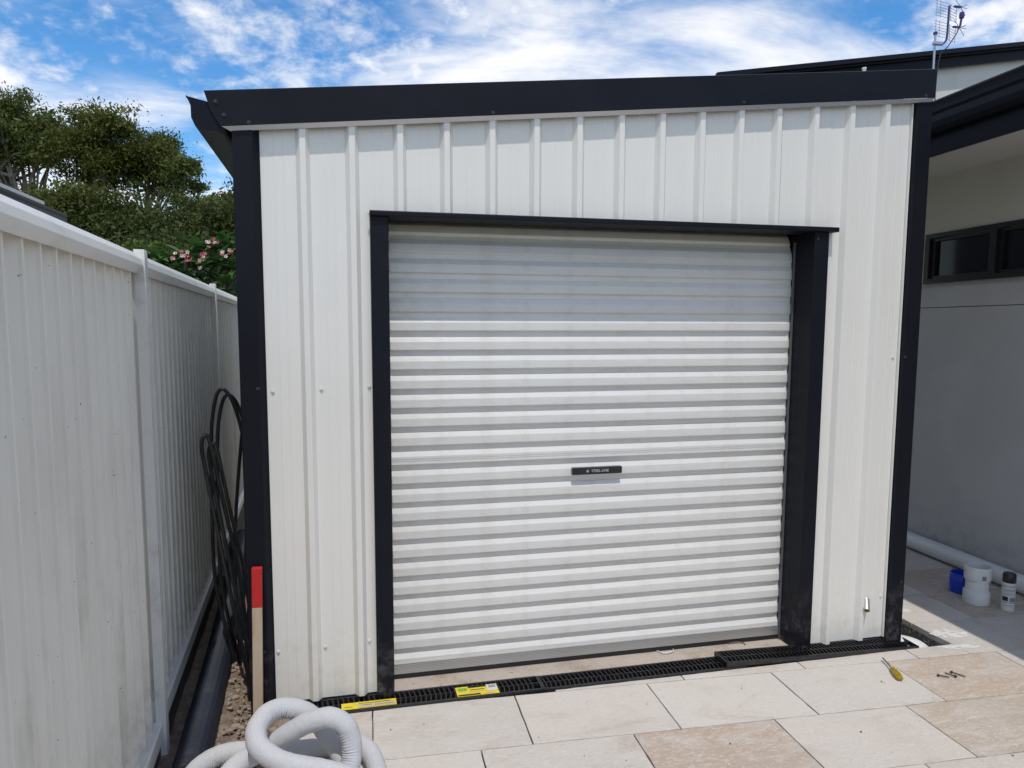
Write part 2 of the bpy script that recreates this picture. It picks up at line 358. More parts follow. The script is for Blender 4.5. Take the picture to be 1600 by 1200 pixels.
# drainage pit beside the corner of the shed
mb = MB()
def rough_sheet(mb, o, a, b, na, nb, amp):
    o, a, b = Vector(o), Vector(a), Vector(b); n = a.cross(b).normalized(); base = []
    for i in range(na+1):
        for j in range(nb+1):
            p = o+a*i/na+b*j/nb; base.append(p+n*amp*noise.noise(p*55))
    mb.add(base, [(i*(nb+1)+j, (i+1)*(nb+1)+j, (i+1)*(nb+1)+j+1, i*(nb+1)+j+1) for i in range(na) for j in range(nb)])
rough_sheet(mb, (3.614, GR_Y0, -.17), (0, .5, 0), (0, 0, .155), 50, 16, .006)
rough_sheet(mb, (3.39, GR_Y0, -.17), (.225, 0, 0), (0, 0, .155), 24, 16, .005)
rough_sheet(mb, (3.39, GR_Y0, -.16), (.225, 0, 0), (0, .5, 0), 24, 50, .01)
pit = mb.build('drain_pit', m_agg, kind='structure')
mb = MB(); mb.box(.43, 3.46, GR_Y0-.004, .02, -.115, -.085)
mb.build('drain_channel_bed', m_bed, kind='structure')
# concrete slab under the shed
mb = MB(); mb.box(.24, 3.385, .004, 2.8, -.11, .002, bev=.004)
mb.build('shed_slab', m_slab, kind='structure')

# soil strip between fence and shed
mb = MB(); nx, ny = 44, 170
vs_ = []
for j in range(ny+1):
    for i in range(nx+1):
        y = -.6+3.4*j/ny; x = -.16+.62*i/nx
        p = Vector((x, y, 0))
        z = -.045+.02*noise.fractal(p*5, 1, 2, 4)+.016*abs(noise.noise(p*22))+.006*noise.noise(p*60)
        if y < -.42 or x > .40 or (x > .22 and y > -.02): z = min(z, -.06)
        vs_.append((x, y, z))
mb.add(vs_, [(j*(nx+1)+i, j*(nx+1)+i+1, (j+1)*(nx+1)+i+1, (j+1)*(nx+1)+i) for j in range(ny) for i in range(nx)])
mb.build('soil_strip', m_soil, smooth_ang=1.2, kind='structure')
mb = MB()
def rock(mb, c, r, seed):
    bm = bmesh.new(); bmesh.ops.create_icosphere(bm, subdivisions=1, radius=r); random.seed(seed)
    s = [random.uniform(.6, 1.3) for _ in range(3)]
    for v in bm.verts:
        k = 1+.35*noise.noise(v.co/r*1.3+Vector((seed, 0, 0))); v.co = Vector((v.co.x*s[0]*k+c[0], v.co.y*s[1]*k+c[1], v.co.z*.6*k+c[2]))
    bm.verts.index_update(); mb.add([v.co[:] for v in bm.verts], [[v.index for v in f.verts] for f in bm.faces]); bm.free()
for i in range(520):
    random.seed(100+i); y = -.42+random.random()**.8*1.9; x = random.uniform(.12-.05*y, .24 if y > -.1 else .36)
    rock(mb, (x, y, -.035+random.uniform(0, .012)), random.choice([.004, .005, .006, .008, .009, .012, .018]), i)
mb.build('rubble', m_stone, kind='stuff', label='small pale stones and clods scattered on the soil beside the shed', cat='rubble')
random.seed(11)

# ================================================================== SHED
shed = thing('garden_shed', 'white corrugated steel shed with charcoal trim and closed roller door', 'shed')
P, RX0 = .19, .4855
def roofz(x): return 2.3017+.1051*x
def rib_profile(xa, xb):
    pts = [(xa, 0)]
    for i in range(-4, 24):
        e = RX0+i*P
        for dx, y in ((-.1005, 0), (-.0985, -.0009), (-.0935, -.0009), (-.0915, 0), (-.065, 0), (-.063, -.0009), (-.058, -.0009), (-.056, 0), (-.018, 0), (-.0165, -.001), (-.0015, -.0235), (0, -.025), (.021, -.025), (.0225, -.0235), (.0365, -.001), (.038, 0)):
            if xa+1e-4 < e+dx < xb-1e-4: pts.append((e+dx, y))
    def yat(x):
        for i in range(-4, 24):
            d = x-(RX0+i*P)
            if -.018 < d < 0: return -.025*(d+.018)/.018
            if 0 <= d <= .022: return -.025
            if .022 < d < .038: return -.025*(.038-d)/.016
        return 0
    pts[0] = (xa, yat(xa)); pts.append((xb, yat(xb))); return pts
def wall_sheet(xa, xb, zb_, zt=None, y=0, name='wall_sheet'):
    pr = rib_profile(xa, xb); mb = MB(); n = len(pr)
    v = [(x, y+q, zb_) for x, q in pr]+[(x, y+q, (zt if zt else roofz(x)+.02)) for x, q in pr]
    mb.add(v, [(i, i+1, n+i+1, n+i) for i in range(n-1)])
    return mb.build(name, m_wall, shed)
ZB, ZH = .018, 2.04
OL, OR = .758, 2.868
seams = [RX0+i*P+.03 for i in (3, 7, 11)]
wall_sheet(.3338, OL, ZB)
wall_sheet(OL, seams[0], ZH, y=0); wall_sheet(seams[0]-.004, seams[1], ZH, y=-.0012); wall_sheet(seams[1]-.004, seams[2], ZH, y=-.0006)
wall_sheet(seams[2]-.004, OR, ZH, y=-.0018); wall_sheet(OR, 3.3172, ZB, y=-.0004)
# side and back walls
for (nm, A, B) in (('side_wall', (.245, 0), (.245, 2.7)), ('side_wall', (3.38, 0), (3.38, 2.7)), ('back_wall', (.245, 2.7), (3.38, 2.7))):
    mb = MB(); A, B = Vector((*A, 0)), Vector((*B, 0)); d = (B-A).normalized(); nn = Vector((d.y, -d.x, 0)); ln = (B-A).length; pts = []
    sgn = -1 if A.x < 1 and nm == 'side_wall' else 1
    if nm == 'back_wall': sgn = -1
    k = 0
    while k*P < ln-.1:
        for dx, h in ((0, 0), (.076, 0), (.094, .02), (.116, .02), (.132, 0)): pts.append(A+d*min(ln, k*P+dx)+nn*sgn*h*.6)
        k += 1
    pts.append(B); n = len(pts)
    mb.add([(p.x, p.y, ZB) for p in pts]+[(p.x, p.y, roofz(p.x)+.02) for p in pts], [(i, i+1, n+i+1, n+i) for i in range(n-1)])
    mb.build(nm, m_wall, shed)
# corner flashings
def flashing(prof, z0, zt, name, m, parent=shed):
    mb = MB(); n = len(prof)
    mb.add([(x, y, z0) for x, y in prof]+[(x, y, zt(x)) for x, y in prof], [(i, i+1, n+i+1, n+i) for i in range(n-1)])
    return mb.build(name, m, parent)
flashing([(.245, .12), (.236, .115), (.2355, -.027), (.2385, -.0305), (.3085, -.0305), (.312, -.029), (.329, -.006), (.3335, -.0055), (.3335, .001)], -.03, lambda x: roofz(x)+.008, 'corner_flashing', m_dark)
flashing([(3.3, .001), (3.3065, -.0075), (3.3075, -.0265), (3.311, -.0305), (3.390, -.0305), (3.394, -.027), (3.394, .115), (3.385, .12)], -.005, lambda x: roofz(x)+.008, 'corner_flashing', m_dark)
mb = MB(); mb.box(3.2965, 3.3035, -.012, -.002, .02, roofz(3.3)); mb.build('edge_strip', m_wall, shed)
# roof sheet
mb = MB(); pr = []
k = 0
while k*.19 < 2.85:
    for dy, h in ((0, 0), (.1, 0), (.118, .025), (.14, .025), (.156, 0)): pr.append((-.02+k*.19+dy, h))
    k += 1
n = len(pr); xa, xb = .16, 3.40
mb.add([(xa, y, roofz(xa)+.07+h) for y, h in pr]+[(xb, y, roofz(xb)+.07+h) for y, h in pr], [(i, i+1, n+i+1, n+i) for i in range(n-1)])
mb.build('roof', m_roof, shed)
# barge flashing along the sloping front
BL, BR, BY = .145, 3.388, -.046
mb = MB()
zt = lambda x: 2.453+.1023*x; zl = lambda x: 2.3235+.1025*x
xs = np.linspace(BL, BR, 15)
def bx(x, z): # slanted left end
    return x
v = []; 
for i, x in enumerate(xs):
    w = .0022*math.sin(x*4.1)+.001*math.sin(x*11)
    xl = x+(.055 if i == 0 else 0)
    v += [(x, .09, zt(x)+.004), (x, BY+.004, zt(x)+.003), (x, BY, zt(x)), (x+(.02 if i == 0 else 0), BY+w, (zt(x)+zl(x))/2), (xl, BY, zl(xl))]
m_ = 5
mb.add(v, [(i*m_+j, i*m_+j+1, (i+1)*m_+j+1, (i+1)*m_+j) for i in range(len(xs)-1) for j in range(m_-1)])
e = len(v)-m_
mb.add([v[e+1], v[e+2], v[e+3], v[e+4], (BR, .0, zl(BR)), (BR, .0, zt(BR))], [(0, 1, 2, 3, 4, 5)])
barge = mb.build('barge_flashing', m_dark, shed, smooth_ang=SM)
mb = MB(); x0_, x1_ = BL+.058, BR-.003
mb.add([(x0_, BY+.001, zl(x0_)-.001), (x1_, BY+.001, zl(x1_)-.001), (x1_, -.029, zl(x1_)-.016), (x0_+.03, -.029, zl(x0_+.03)-.016), (x1_, -.020, zl(x1_)-.013), (x0_+.035, -.020, zl(x0_+.035)-.013)], [(0, 1, 2, 3), (3, 2, 4, 5)])
mb.build('drip_lip', m_lip, barge)
# gutter on the low side
gp = [(.085, 2.448), (.0805, 2.452), (.079, 2.446), (.088, 2.432), (.0945, 2.415), (.095, 2.372), (.108, 2.342), (.150, 2.328), (.205, 2.322), (.215, 2.33), (.215, 2.42)]
mb = MB(); inner = [(x+.003, z+.003) for x, z in gp]
for y0, y1 in ((-.035, 2.78),):
    n = len(gp); mb.add([(x, y0, z) for x, z in gp]+[(x, y1, z) for x, z in gp], [(i, i+1, n+i+1, n+i) for i in range(n-1)])
    for y in (y0, y1): mb.add([(x, y, z) for x, z in gp], [tuple(range(n))])
mb.build('gutter', m_dark2, shed, smooth_ang=.5)
# opening trims
def channel(x0, x1, name, flip):
    mb = MB()
    # C shaped jamb : front face, returns into wall and reveal back to the door guide
    a = (x1, x0) if flip else (x0, x1)    # a[0] outer edge, a[1] reveal edge
    s = -1 if flip else 1
    prof = [(a[0]-s*.001, -.001), (a[0], -.029), (a[0]+s*.003, -.032), (a[1]-s*.003, -.032), (a[1], -.029), (a[1], .05), (a[1]+s*.0006, .06), (a[1], .145)]
    n = len(prof)
    zt_ = 2.0325
    mb.add([(x, y, .006) for x, y in prof]+[(x, y, zt_) for x, y in prof], [(i, i+1, n+i+1, n+i) for i in range(n-1)])
    return mb.build(name, m_dark, shed)
channel(.752, .824, 'door_jamb', False); channel(2.789, 2.864, 'door_jamb', True)
mb = MB()
prof = [(0, -.001, 2.056), (0, -.046, 2.054), (0, -.048, 2.050), (0, -.048, 2.036), (0, -.045, 2.033), (0, .112, 2.035), (0, .112, 2.045), (0, -.001, 2.05)]
mb.extrude(prof, (.750, 0, 0), (2.902, 0, 0)); mb.build('door_header', m_dark, shed)
mb = MB(); mb.box(.83, 2.785, 0.113, .3, 2.046, 2.07); mb.build('header_beam', m_dark, shed)
mb = MB(); mb.box(.3, 3.3, .30, .32, 0.0, 2.3); mb.build('inner_lining', m_black, shed)
for q, (x, z, r) in enumerate(((.747, 2.044, .008), (.81, 2.057, .004), (1.0, 2.058, .003))):
    mb = MB(); rock(mb, (x, -.03, z), r, 700+q); mb.build('sealant_blob', m_wall, shed)
random.seed(11)
# screws
def screw_mesh(m):
    mb = MB(); seg = 6
    mb.lathe([(.0001, -.0055), (.0042, -.0055), (.005, -.0035), (.005, -.0025)], seg=6); mb.lathe([(.005, -.0025), (.0075, -.002), (.0078, 0)], seg=14)
    me = mb.mesh('screw', m, .6)
    me.transform(Matrix.Rotation(math.radians(-90), 4, 'X').inverted() @ Matrix.Identity(4)); return me
sw = screw_mesh(m_screw); sd = screw_mesh(m_screwd)
for me in (sw, sd):   # make the head point towards -Y
    if sum(v.co.y for v in me.vertices) > 0: me.transform(Matrix.Rotation(math.pi, 4, 'X'))
for x, z in ((.356, 1.33), (.546, 1.336), (.739, 1.344), (2.986, 1.442), (3.18, 1.442), (3.275, 1.444), (.347, .24), (.538, .243), (.722, .25), (2.986, .237), (3.179, .238), (3.282, .232)):
    link('screw', sw, shed, (x, -.001, z))
for x, y, z in ((.302, -.0305, 1.344), (.294, -.0305, .258), (3.318, -.0305, 1.447), (3.372, -.0305, .309), (2.803, -.032, 2.0)): link('screw', sd, shed, (x, y, z))
for x, z in ((.185, 2.432), (.213, 2.385), (.302, 2.363), (1.253, 2.461), (2.387, 2.580), (3.336, 2.675)): link('screw', sd, shed, (x, BY+.001, z))
# roller door
door = link('roller_door', None, shed, label='white corrugated roller door pulled shut')
X0D, X1D, PIT = .826, 2.787, .0843
FY = .1232
sp_ = [(.0135, .1350), (-.0065, .1244), (-.0085, .1234), (-.0110, FY), (-.0415, FY-.0008), (-.0440, FY), (-.0458, FY+.0018), (-.0500, .1335), (-.0530, .1349), (.0135-PIT, .1350)]
mb = MB(); n = len(sp_)
XS = [X0D, X0D+.012, 1.2, 1.6, 2.0, 2.4, X1D-.034, X1D-.022, X1D]
v = []
for i, x in enumerate(XS):
    fl = 1 if i not in (0, len(XS)-1) else .55
    v += [(x, .135-(.135-y)*fl, z) for z, y in sp_]
mb.add(v, [(i*n+j, i*n+j+1, (i+1)*n+j+1, (i+1)*n+j) for i in range(len(XS)-1) for j in range(n-1)])
me_slat = mb.mesh('slat', m_door, .25)
sp2 = sp_[:4]+[(-.020, FY), (-.0205, FY+.002), (-.0215, FY+.002), (-.022, FY), (-.029, FY), (-.0295, FY+.002), (-.0305, FY+.002), (-.031, FY)]+sp_[4:]
mb = MB(); n = len(sp2); mb.add([(x, y, z) for x in (X0D, X1D) for z, y in sp2], [(j, j+1, n+j+1, n+j) for j in range(n-1)])
me_seam = mb.mesh('slat', m_door, .25)
for k in range(1, 25):
    o = link('slat', me_seam if k == 11 else me_slat, door, (0, random.uniform(-.0008, .0008), .1+k*PIT), (random.uniform(-.004, .004), 0, random.uniform(-.0004, .0004)))
    if k >= 22:                       # the curtain bends back onto its drum
        a = -(.16, .42, .8)[k-22]; piv = Vector((0, .135+(0, .013, .05)[k-22], .1+22*PIT-.0708+(0, .0835, .16)[k-22]))
        loc0 = Vector((0, .135, -.0708)); o.rotation_euler.x = a; o.location = piv-Matrix.Rotation(a, 3, 'X') @ loc0
mb = MB()   # half slat above the rail
pr = sp_[:4]+[(-.03, FY)]
n = len(pr); mb.add([(x, y, z+.1) for x in (X0D, X1D) for z, y in pr], [(j, j+1, n+j+1, n+j) for j in range(n-1)]); mb.build('slat', m_door, door)
mb = MB(); pr = []
z = .073
while z > .029:
    pr += [(z, .1155), (z-.0035, .1155), (z-.0045, .1175), (z-.006, .1175)]; z -= .007
pr = [(.075, .13)]+pr+[(.026, .1155), (.026, .14)]
n = len(pr); mb.add([(x, y, zz_) for x in (X0D, X1D) for zz_, y in pr], [(j, j+1, n+j+1, n+j) for j in range(n-1)]); mb.build('bottom_rail', m_alu, door)
mb = MB(); mb.box(X0D, X1D, .117, .142, .004, .026, bev=.004); mb.build('rubber_seal', m_rubber, door)
for x0, x1 in ((.8245, .831), (2.7815, 2.7885)):
    mb = MB(); mb.box(x0, x1, .108, .112, .005, 2.0); mb.box(x0+.002, x1-.002, .112, .122, .005, 2.0); mb.build('door_guide', m_guide, door)
mb = MB(); hx0, hx1, hz0, hz1 = 1.664, 1.908, .907, .940
mb.box(hx0, hx1, .100, .126, hz0, hz1, bev=.004)
for a, b in ((hx0+.012, hx0+.07), (hx1-.07, hx1-.012)): mb.box(a, b, 0.0988, .1005, hz0+.006, hz0+.0085); mb.box(a, b, 0.0988, .1005, hz1-.0085, hz1-.006)
tv, tf = text_mesh('STEEL-LINE', .0175)
mb.add([((hx0+hx1)/2+.012+x*1.0, .0992, (hz0+hz1)/2+y) for x, y, z in tv], tf, 1)
for cx_, ro, ri in (((hx0+hx1)/2-.050, .0062, .0044), ((hx0+hx1)/2-.050, .0028, .0012)):
    sg = 20; vv = [(cx_+r*math.cos(2*math.pi*k/sg), .0992, (hz0+hz1)/2+r*math.sin(2*math.pi*k/sg)) for r in (ro, ri) for k in range(sg)]
    mb.add(vv, [(k, (k+1) % sg, sg+(k+1) % sg, sg+k) for k in range(sg)], 1)
mb.build('handle', [m_black, m_print], door, label='black pull handle with white lettering')

# ================================================================== HOUSE on the right
house = thing('house', 'grey rendered house with charcoal eaves standing right of the shed', 'house')
def HW(y, dx=0): return 4.64+.0445*y+dx
def hquad(mb, y0, y1, z0, z1, dx=0, mi=0): mb.add([(HW(y0, dx), y0, z0), (HW(y1, dx), y1, z0), (HW(y1, dx), y1, z1), (HW(y0, dx), y0, z1)], [(0, 1, 2, 3)], mi)
def hbox(mb, y0, y1, z0, z1, d0, d1, mi=0):
    v = [(HW(y, d), y, z) for d in (d0, d1) for y in (y0, y1) for z in (z0, z1)]
    mb.add(v, [(0,1,3,2),(4,6,7,5),(0,4,5,1),(2,3,7,6),(0,2,6,4),(1,5,7,3)], mi)
WY0, WY1, WZ0, WZ1 = -1.0, 1.322, 1.90, 2.243
mb = MB(); hbox(mb, -4, 8, -.1, 1.728, 0, .2); mb.build('wall', m_hwall, house)
mb = MB(); hbox(mb, -4, 8, 1.733, 1.868, .001, .2); hbox(mb, -4, 8, 1.868, WZ0, .012, .2); mb.build('wall_band', m_hwall, house)
mb = MB(); hbox(mb, -4, 8, WZ1, 2.64, .0, .2); hbox(mb, WY1, 8, WZ0, WZ1, 0, .2); hbox(mb, -4, WY0, WZ0, WZ1, 0, .2); mb.build('upper_wall', m_cream, house)
win = link('window', None, house)
mb = MB(); hbox(mb, WY0, WY1, WZ1-.03, WZ1, -.012, .08); hbox(mb, WY0, WY1, WZ0, WZ0+.03, -.015, .08)
for y in (WY1-.035, .745, .0, WY0): hbox(mb, y, y+.04, WZ0+.03, WZ1-.03, -.01, .08)
mb.build('frame', m_win, win)
for y0, y1 in ((.785, WY1-.035), (.04, .745), (WY0+.04, 0)):
    mb = MB(); a = .022
    hbox(mb, y0+.008, y1-.008, WZ1-.03-a, WZ1-.034, .012, .05); hbox(mb, y0+.008, y1-.008, WZ0+.034, WZ0+.03+a, .012, .05)
    hbox(mb, y0+.008, y0+.008+a, WZ0+.03+a, WZ1-.03-a, .012, .05); hbox(mb, y1-.008-a, y1-.008, WZ0+.03+a, WZ1-.03-a, .012, .05)
    mb.build('sash', m_win, win)
    mb = MB(); hquad(mb, y0+.02, y1-.02, WZ0+.05, WZ1-.05, .035); mb.build('pane', m_glass, win)
mb = MB()
mb.add([(HW(-4, -.74), -4, 2.60), (HW(8, -.74), 8, 2.60), (HW(8, .05), 8, 2.636), (HW(-4, .05), -4, 2.636)], [(0, 1, 2, 3)]); mb.build('soffit', m_soffit, house)
mb = MB(); hbox(mb, -4, 8, 2.553, 2.75, -.765, -.74); mb.build('fascia', m_dark2, house)
mb = MB()
gp2 = [(-.766, 2.665), (-.81, 2.66), (-.838, 2.678), (-.846, 2.71), (-.842, 2.745), (-.852, 2.76), (-.852, 2.785), (-.86, 2.808), (-.855, 2.819), (-.845, 2.813), (-.84, 2.79), (-.766, 2.79)]
n = len(gp2); mb.add([(HW(y, d), y, z) for y in (-4, 8) for d, z in gp2], [(i, (i+1) % n, n+(i+1) % n, n+i) for i in range(n)]+[tuple(range(n)), tuple(range(n, 2*n))])
mb.build('gutter', m_dark2, house, smooth_ang=.35)
mb = MB(); mb.add([(HW(-4, -.82), -4, 2.80), (HW(8, -.82), 8, 2.80), (14, 8, 2.80+.345*9.8), (14, -4, 2.80+.345*10.2)], [(0, 1, 2, 3)]); mb.build('lower_roof', m_roof, house)
# raised part behind, seen above the lower roof
mb = MB(); zf = lambda x: 6.455+.1657*(x-11.052)
mb.add([(7.2, 8.1, 2.5), (16, 8.1, 2.5), (16, 8.1, zf(16)-.1), (7.2, 8.1, zf(7.2)-.1), (7.2, 13, 2.5), (7.2, 13, zf(7.2)-.1)], [(0, 1, 2, 3), (0, 3, 5, 4)]); mb.build('gable_wall', m_cream, house)
for (d0, d1, y0, y1, nm) in ((-.02, -.11, 7.92, 13, 'gable_roof'), (-.11, -.27, 7.99, 8.03, 'gable_fascia'), (.0, -.075, 7.86, 7.92, 'gable_capping')):
    mb = MB(); xa, xb = 6.72, 16.4
    v = [(x, y, zf(x)+d) for x in (xa, xb) for y in (y0, y1) for d in (d0, d1)]
    mb.add(v, [(0,1,3,2),(4,6,7,5),(0,4,5,1),(2,3,7,6),(0,2,6,4),(1,5,7,3)]); mb.build(nm, m_dark2, house)
mb = MB(); mb.lathe([(.028, 0), (.028, .98), (.034, .98), (.034, 1.01), (.001, 1.015)], (8.77, 7, 4.66), 14); mb.build('vent_pipe', m_pvc, house, SM)

# antenna
ant = thing('tv_antenna', 'small twin grid television antenna on a mast above the house roof', 'antenna', (10.06, 7, 4.95))
m_galv = mat('galvanised', (.42, .44, .5), .4, metal=.6); m_ant = mat('dark_blue_antenna', (.035, .03, .16), .5)
mb = MB(); mb.tube([(0, 0, 0), (0, 0, 1.36)], .017, 10); mb.build('mast', m_galv, ant, SM)
mb = MB(); mb.box(-.022, .022, -.022, .022, 1.33, 1.375); mb.build('mast_cap', m_ant, ant)
mb = MB(); mb.box(-.04, .12, -.045, .02, 1.17, 1.215, bev=.006); mb.build('clamp', m_galv, ant)
mb = MB(); mb.tube(smoothpath([(.1, -.03, 1.17), (.17, -.03, 1.23), (.195, -.03, 1.31), (.20, -.03, 1.5), (.205, -.03, 1.78)], 6), .016, 8)
mb.build('arm', m_ant, ant, SM)
for z in (1.42, 1.73):
    mb = MB(); mb.box(.20, .33, -.145, -.115, z-.012, z+.012); mb.build('boom', m_ant, ant)
    mb = MB()
    for s_ in (-1, 1):
        mb.tube([(.32, -.13, z), (.45, -.13, z+.03*s_+.02)], .005, 5); mb.tube([(.32, -.13, z), (.22, -.13, z+.10*s_)], .005, 5); mb.tube([(.32, -.13, z), (.42, -.13, z-.12 if s_ < 0 else z+.03)], .005, 5)
    mb.build('dipole', m_galv, ant)
    mb = MB()
    for i in range(6):
        zz_ = z-.13+i*.044; mb.tube([(.02, .05, zz_+.06), (.2, .0, zz_+.01), (.42, .04, zz_-.03)], .0035, 5)
    for x, dz in ((.03, .05), (.10, .03), (.30, -.01), (.41, -.03)): mb.tube([(x, .03, z-.14+dz), (x-.005, .03, z+.12+dz)], .0045, 5)
    mb.build('reflector_grid', m_galv, ant)
mb = MB(); mb.lathe([(.001, -.06), (.035, -.04), (.04, 0), (.035, .045), (.001, .065)], (.345, -.14, 1.60), 12); mb.tube([(.345, -.14, 1.57), (.325, -.14, 1.44)], .016, 8); mb.build('junction_box', m_ant, ant, SM)
mb = MB(); mb.tube(smoothpath([(.32, -.13, 1.42), (.28, -.12, 1.32), (.15, -.1, 1.12), (.05, -.06, .98), (.03, -.04, .5), (.03, -.04, 0)], 6), .008, 6); mb.build('cable', m_poly, ant, SM)

# white drain pipe along the foot of the house wall
mb = MB(); mb.tube([(HW(-2.4, -.07), -2.4, .062), (HW(3.5, -.07), 3.5, .062)], .055, 22)
mb.build('drain_pipe', m_pvc, smooth_ang=SM, label='long white plastic drain pipe lying along the foot of the house wall', cat='pipe')

# ================================================================== FENCE on the left
fence = thing('boundary_fence', 'weathered white steel fence with vertical ribs left of the shed', 'fence')
FD = Vector((-.0461, 1, 0)).normalized(); FN = Vector((FD.y, -FD.x, 0))
def FP(s, off, z): # s along y, off towards +x
    return Vector((-.0575-.0461*s, s, z))+FN*off
posts = [-4.24, -2.21, -.18, 1.85, 3.88, 5.91]
for bi in range(len(posts)-1):
    s0, s1 = posts[bi]+.0245, posts[bi+1]-.0245
    lo = .095 if bi >= 2 else .055
    nsh = 3; per = .1065
    edges = [s0+(s1-s0)*k/nsh for k in range(nsh+1)]
    for k in range(nsh):
        mb = MB(); pts = []; s = edges[k]; e = edges[k+1]+(.004 if k < nsh-1 else 0); ph = (edges[k]-s0) % per
        base = s-ph
        cand = []
        j = 0
        while base+j*per < e+per:
            b = base+j*per
            cand += [(b, -.088), (b+.012, -.080), (b+.062, -.052), (b+.084, -.038), (b+.0865, -.0300), (b+.0945, -.0290), (b+.0965, -.036), (b+.1, -.086)]; j += 1
        def offat(q):
            for a, b in zip(cand, cand[1:]):
                if a[0] <= q <= b[0]: return a[1]+(b[1]-a[1])*(q-a[0])/max(1e-6, b[0]-a[0])
            return -.08
        pts = [(s, offat(s))]+[c for c in cand if s+1e-4 < c[0] < e-1e-4]+[(e, offat(e))]
        d = .0012*(k % 2); n = len(pts)
        mb.add([FP(q, o+d, lo) for q, o in pts]+[FP(q, o+d, 1.80) for q, o in pts], [(i, i+1, n+i+1, n+i) for i in range(n-1)])
        mb.build('fence_sheet', m_fence, fence)
    def rail(prof, nm, m):
        mb = MB(); n = len(prof)
        mb.add([FP(s0, o, z) for o, z in prof]+[FP(s1, o, z) for o, z in prof], [(i, (i+1) % n, n+(i+1) % n, n+i) for i in range(n)]+[tuple(range(n)), tuple(range(n, 2*n))]); return mb.build(nm, m, fence)
    rail([(-.085, 1.850), (-.030, 1.850), (-.026, 1.848), (-.011, 1.829), (-.010, 1.827), (-.004, 1.805), (-.0045, 1.803), (-.018, 1.776), (-.022, 1.775), (-.028, 1.778), (-.028, 1.796), (-.095, 1.796), (-.095, 1.845)], 'top_rail', m_frail)
    rail([(-.09, lo+.045), (-.016, lo+.045), (-.010, lo+.040), (-.010, lo-.02), (-.016, lo-.026), (-.09, lo-.026)], 'bottom_rail', m_frail)
    mb = MB(); v = [FP(s, o, z) for s in (s0, s1) for o in (-.09, -.022) for z in (-.14, lo-.03)]
    mb.add(v, [(0,1,3,2),(4,6,7,5),(0,4,5,1),(2,3,7,6),(0,2,6,4),(1,5,7,3)]); mb.build('plinth', m_plinth, fence)
for s in posts:
    mb = MB()
    for a, b in ((-.024, -.003), (.003, .024)):
        v = [FP(s+q, o, z) for q in (a, b) for o in (-.034, .001) for z in (-.14, 1.862)]
        mb.add(v, [(0,1,3,2),(4,6,7,5),(0,4,5,1),(2,3,7,6),(0,2,6,4),(1,5,7,3)])
    v = [FP(s+q, o, z) for q in (-.003, .003) for o in (-.034, -.010) for z in (-.14, 1.855)]
    mb.add(v, [(0,1,3,2),(4,6,7,5),(0,4,5,1),(2,3,7,6),(0,2,6,4),(1,5,7,3)])
    mb.build('post', m_frail, fence)

# ================================================================== GRATES
def make_grate(name, label, length, tag_loc, rot=(0, 0, 0), W=.118, rounded=False, H=.022):
    g = link(name, None, None, tag_loc, rot, label, 'drain grate', 'black slotted drain grates along the shed front')
    mb = MB()
    mb.box(0, length, 0, .009, -H, 0, bev=.0015); mb.box(0, length, W-.009, W, -H, 0, bev=.0015); mb.box(.009, length-.009, W/2-.002, W/2+.002, -H+.004, -.0012)
    mb.box(0, .008, .009, W-.009, -H, -.0004); mb.box(length-.008, length, .009, W-.009, -H, -.0004)
    mb.build('frame', m_black, g)
    mb = MB()
    pts = [(.0, .009), (.0035, .030), (.0065, W/2-.002), (.0035, W/2+.02), (.0, W-.009)]
    v = [(x+d, y, z) for x, y in pts for d in (0, .0042) for z in (-.014, -.0018)]
    f = []
    for i in range(len(pts)-1):
        a = i*4; b = a+4; f += [(a, b, b+1, a+1), (a+2, a+3, b+3, b+2), (a+1, b+1, b+3, a+3), (a, a+2, b+2, b)]
    mb.add(v, f); me = mb.mesh('bar', m_black)
    n = int((length-.03)/.0215)
    for k in range(n): link('bar', me, g, (.014+k*.0215, 0, 0))
    return g
make_grate('drain_grate', 'black slotted drain grate with two yellow labels left of the doorway', .985, (.482, -.120, .012))
make_grate('drain_grate', 'black slotted drain grate in front of the middle of the doorway', .985, (1.469, -.120, .010))
make_grate('drain_grate', 'black slotted drain grate propped on its neighbour at the right jamb', 1.06, (2.355, -.122, .036), rot=(0, .0255, 0))
# channel walls
mb = MB(); mb.box(.47, 3.42, -.126, -.121, -.09, -.004); mb.box(.47, 3.42, .0, .004, -.09, -.012); mb.build('drain_channel', m_black, label='black plastic drain channel set under the grates along the shed', cat='drain channel')
# labels stuck on the first grate
zl_ = .0135
def sticker(name, label, x0, x1, y0, y1, marks):
    mb = MB(); mb.box(x0, x1, y0, y1, zl_-.0006, zl_, 0)
    for (a, b, c, d, mi) in marks: mb.add([(x0+(x1-x0)*p, y0+(y1-y0)*q, zl_+.0012) for p, q in ((a, c), (b, c), (b, d), (a, d))], [(0, 1, 2, 3)], mi)
    return mb.build(name, [m_ylw, m_tan, m_canw, m_cank, m_lgrn], label=label, cat='label')
mk = [(.30, .985, .05, .62, 1), (.31, .9, .70, .76, 3), (.36, .55, .40, .46, 3), (.6, .95, .3, .35, 3), (.05, .2, .3, .36, 3)]
sticker('product_label', 'long narrow yellow and tan label on the drain grate nearest the hose', .60, .827, -.112, -.062, mk)
mk = [(.30, .74, .80, .99, 3), (.74, .99, .30, .97, 2), (.02, .55, .04, .18, 3), (.06, .27, .55, .85, 4), (.36, .70, .84, .92, 2), (.33, .68, .56, .62, 3), (.3, .72, .38, .43, 1), (.62, .9, .08, .14, 1)]
mk += [(.79+.022*i, .79+.022*i+(.013 if i % 3 else .006), .62, .90, 3) for i in range(8)]
sticker('product_label', 'yellow and white label with bar code on the drain grate', 1.086, 1.270, -.114, -.034, mk)

